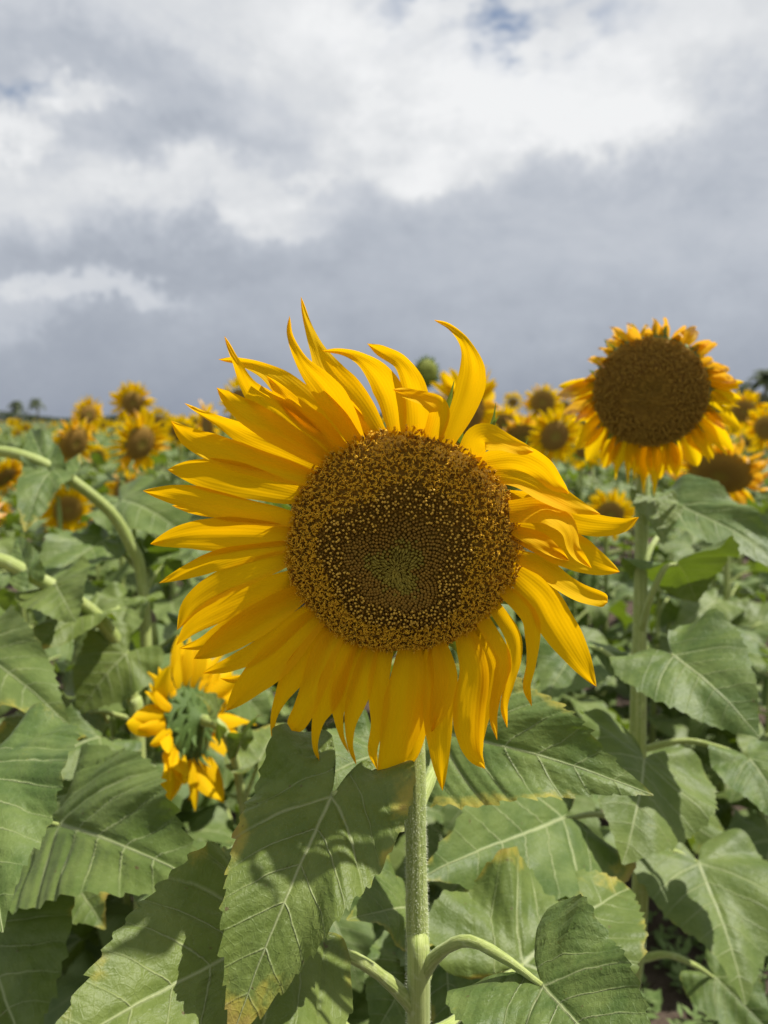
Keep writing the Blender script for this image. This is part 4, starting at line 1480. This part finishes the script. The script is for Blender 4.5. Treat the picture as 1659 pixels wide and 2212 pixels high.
def far_field():
    r_ = np.random.RandomState(4)
    V, F, MI, U = [], [], [], []

    def add(v, f, m, uvs):
        b = len(V)
        V.extend(v)
        F.extend([tuple(b + q for q in t) for t in f])
        MI.extend([m] * len(f))
        U.extend(uvs)

    n = 0
    for _ in range(5200):
        y = 13.2 + (r_.rand() ** 2.0) * 150
        x = r_.uniform(-.64, .64) * y
        h = r_.uniform(.92, 1.08) - min(.15, y * .001)
        sc = 1 + y * .006
        for q in range(7 if y < 40 else 5):
            a = r_.uniform(0, 6.28)
            rr = r_.uniform(.05, .2) * sc
            z = h - r_.uniform(.0, .4)
            L, wd = r_.uniform(.14, .22) * sc, r_.uniform(.07, .1) * sc
            d = np.array([math.cos(a), math.sin(a), 0])
            s = np.array([-d[1], d[0], 0]) * wd
            p = np.array([x, y, z]) + d * rr
            t = r_.uniform(-.1, .5)
            add([p, p + d * L * .4 + s + [0, 0, .02], p + d * L * .4 - s + [0, 0, .02], p + d * L + [0, 0, -t * L]],
                [(0, 1, 2), (1, 3, 2)], 0, [(0, 0), (.4, .4), (-.4, .4), (0, 1)])
        if r_.rand() < (.04 if x / y < -.42 else .3 if x / y < -.2 else .75):
            c = Vector((x, y, h + r_.uniform(.02, .17) + (.09 if x / y > .08 else 0)))
            nn = head_normal(c, r_.normal(8, 30), r_.uniform(5, 30))
            M = basis_matrix(c, nn)
            R = r_.uniform(.045, .07) * (1 + y * .003)
            v, f = [], []
            for j in range(12):
                a = 2 * math.pi * j / 12
                ro = R * (2.0 if j % 2 else 1.45) * r_.uniform(.9, 1.1)
                v.append(M @ Vector((ro * math.cos(a), ro * math.sin(a), -.004)))
            f.append(tuple(range(12)))
            add(v, f, 1, [(.5, .5)] * 12)
            v = [M @ Vector((R * math.cos(2 * math.pi * j / 8), R * math.sin(2 * math.pi * j / 8), .008)) for j in range(8)]
            v.append(M @ Vector((0, 0, .02)))
            add(v, [(j, (j + 1) % 8, 8) for j in range(8)], 2, [(.5, .5)] * 9)
    o = part('far_sunflowers', mesh('far_sunflowers', V, F, [M_LEAF2, M_PETAL2, M_SEEDBED], U, [(0.2, 0)] * len(V), MI, smooth=False), None)
    o['kind'] = 'stuff'
    o['label'] = 'distant mass of sunflowers merging towards the horizon'
    o['category'] = 'sunflowers'


far_field()

# ------------------------------------------------------------------ far trees and pole
M_TRUNK = simple_material('bark', (.13, .11, .09), (.2, .17, .14), 3, .85)
M_FROND = simple_material('frond', (.055, .075, .035), (.09, .11, .05), 2, .6, .3, 0, tr=(.08, .12, .02))
M_FAR = simple_material('far_leaf', (.05, .07, .035), (.085, .10, .05), .6, .7, .2, 0, tr=(.07, .1, .02))


def palm(label, px, top_py, crown_px, dist, seed):
    r_ = random.Random(seed)
    rad = crown_px / 2 * dist / F_PX
    c = W(px, top_py + crown_px * .5, dist)
    t = thing('palm_tree', Vector((c.x, c.y, 0)), label, 'palm tree', 'far palms')
    tube_part('trunk', [Vector((c.x, c.y, -.2)), Vector((c.x + rad * .1, c.y, c.z * .5)), c], [rad * .09, rad * .07, rad * .05], M_TRUNK, t, 14, 8)
    for k in range(38):
        yaw = k * 2.4 + r_.uniform(-.2, .2)
        el = r_.uniform(-.5, 1.4)
        ln = rad * r_.uniform(.85, 1.15)
        vs, fs = [], []
        n = 10
        for i in range(n):
            s = i / (n - 1)
            a = el - 1.5 * s
            y = ln * (s * math.cos(el) * .9 + .1 * s)
            z = ln * (math.sin(el) * s - .75 * s * s)
            w = ln * .2 * math.sin(math.pi * min(1, s * .92 + .08)) * (1 if i % 2 else .45)
            vs += [(-w, y, z - w * .6), (0, y, z), (w, y, z - w * .6)]
        for i in range(n - 1):
            b = 3 * i
            fs += [(b, b + 1, b + 4, b + 3), (b + 1, b + 2, b + 5, b + 4)]
        part('frond', mesh('frond', vs, fs, M_FROND), t, Matrix.Translation(c) @ Matrix.Rotation(yaw, 4, 'Z'))
    return t


palm('left one of two far palms standing above the left horizon', 35, 850, 46, 210, 1)
palm('right one of two far palms standing above the left horizon', 78, 846, 44, 210, 2)
palm('taller palm at the right edge above the field', 1652, 770, 80, 120, 3)
palm('low palm at the right edge beside the taller one', 1610, 806, 58, 120, 4)


def clump(name, label, cat, centre, rx, rz, n, size, seed, stuff=False, trunk=True):
    r_ = np.random.RandomState(seed)
    vs, fs = [], []
    lobes = [(r_.uniform(-.6, .6), r_.uniform(-.4, .4), r_.uniform(.3, .75), r_.uniform(.3, .5)) for _ in range(8)]
    for _ in range(n):
        lx, ly, lz, lr = lobes[r_.randint(8)]
        d = r_.normal(size=3)
        d /= np.linalg.norm(d)
        q = np.array([lx, ly, lz]) + d * lr * r_.uniform(.5, 1.0)
        p = np.array([q[0] * rx, q[1] * rx, max(q[2], .05) * rz])
        a, b2 = r_.normal(size=3), r_.normal(size=3)
        a *= size / np.linalg.norm(a)
        b2 *= size / np.linalg.norm(b2)
        k = len(vs)
        vs += [p - a, p + b2, p + a, p - b2]
        fs.append((k, k + 1, k + 2, k + 3))
    t = thing(name, centre, label, cat)
    part('crown', mesh('crown', vs, fs, M_FAR, smooth=False), t, Matrix.Translation(centre))
    tube_part('trunk', [Vector(centre) - Vector((0, 0, .2)), Vector(centre) + Vector((0, 0, rz * .3)), Vector(centre) + Vector((rx * .1, 0, rz * .6))],
              [rx * .08, rx * .06, rx * .03], M_TRUNK, t, 8, 7)
    return t


c0 = W(1640, 880, 130)
clump('tree', 'rounded grey green bush under the palms at the right edge', 'tree', Vector((c0.x, c0.y, 0)), 4.2, 5.6, 1600, .35, 8)
c0 = W(1600, 880, 150)
clump('tree', 'low dark tree left of the right edge palms', 'tree', Vector((c0.x, c0.y, 0)), 3.5, 4.2, 1200, .35, 9)

# thin line of woods along the horizon
wr = np.random.RandomState(3)
wv, wf = [], []
for _ in range(14000):
    x = wr.uniform(-260, 260)
    hh = 2.2 + 1.2 * math.sin(x * .11) + 1.0 * math.sin(x * .037 + 2) + wr.uniform(0, .8)
    p = np.array([x, 300 + wr.uniform(-6, 6), wr.uniform(.2, max(.6, hh))])
    a, b2 = wr.normal(size=3), wr.normal(size=3)
    a *= .6 / np.linalg.norm(a)
    b2 *= .6 / np.linalg.norm(b2)
    k = len(wv)
    wv += [p - a, p + b2, p + a, p - b2]
    wf.append((k, k + 1, k + 2, k + 3))
wo = part('distant_woods', mesh('distant_woods', wv, wf, M_FAR, smooth=False), None)
wo['kind'] = 'stuff'
wo['label'] = 'thin dark line of woods on the horizon'
wo['category'] = 'woods'

pc_ = W(1043, 826, 170)
pole = thing('utility_pole', Vector((pc_.x, pc_.y, 0)), 'thin utility pole on the horizon between the main and right sunflowers', 'pole')
tube_part('post', [Vector((pc_.x, pc_.y, -.2)), Vector((pc_.x, pc_.y, pc_.z * .5)), Vector((pc_.x, pc_.y, pc_.z))], [.16, .14, .12], M_TRUNK, pole, 6, 8)
tube_part('crossarm', [Vector((pc_.x - .9, pc_.y, pc_.z - .6)), Vector((pc_.x, pc_.y, pc_.z - .55)), Vector((pc_.x + .9, pc_.y, pc_.z - .6))], [.08, .08, .08], M_TRUNK, pole, 6, 6)

# ------------------------------------------------------------------ weeds and litter on the soil
qv, qf, qm, qe = [], [], [], []
qr = np.random.RandomState(6)
for _ in range(5200):
    x, y = qr.uniform(-1.6, 1.8), qr.uniform(.7, 3.2)
    if math.sin(x * 4.3 + 1) * math.sin(y * 3.7) < -.25:
        continue
    for q in range(5):
        a = qr.uniform(0, 6.28)
        L = qr.uniform(.015, .045)
        d = np.array([math.cos(a), math.sin(a), qr.uniform(.1, .9)]) * L
        s = np.array([-math.sin(a), math.cos(a), 0]) * L * .22
        p = np.array([x, y, -.015 + qr.uniform(0, .03)])
        b = len(qv)
        qv += [p, p + d * .5 + s, p + d, p + d * .5 - s]
        qf.append((b, b + 1, b + 2, b + 3))
wd_ = part('weeds', mesh('weeds', qv, qf, M_BRACT, smooth=False), None)
wd_['kind'] = 'stuff'
wd_['label'] = 'small green weeds scattered on the soil'
wd_['category'] = 'weeds'
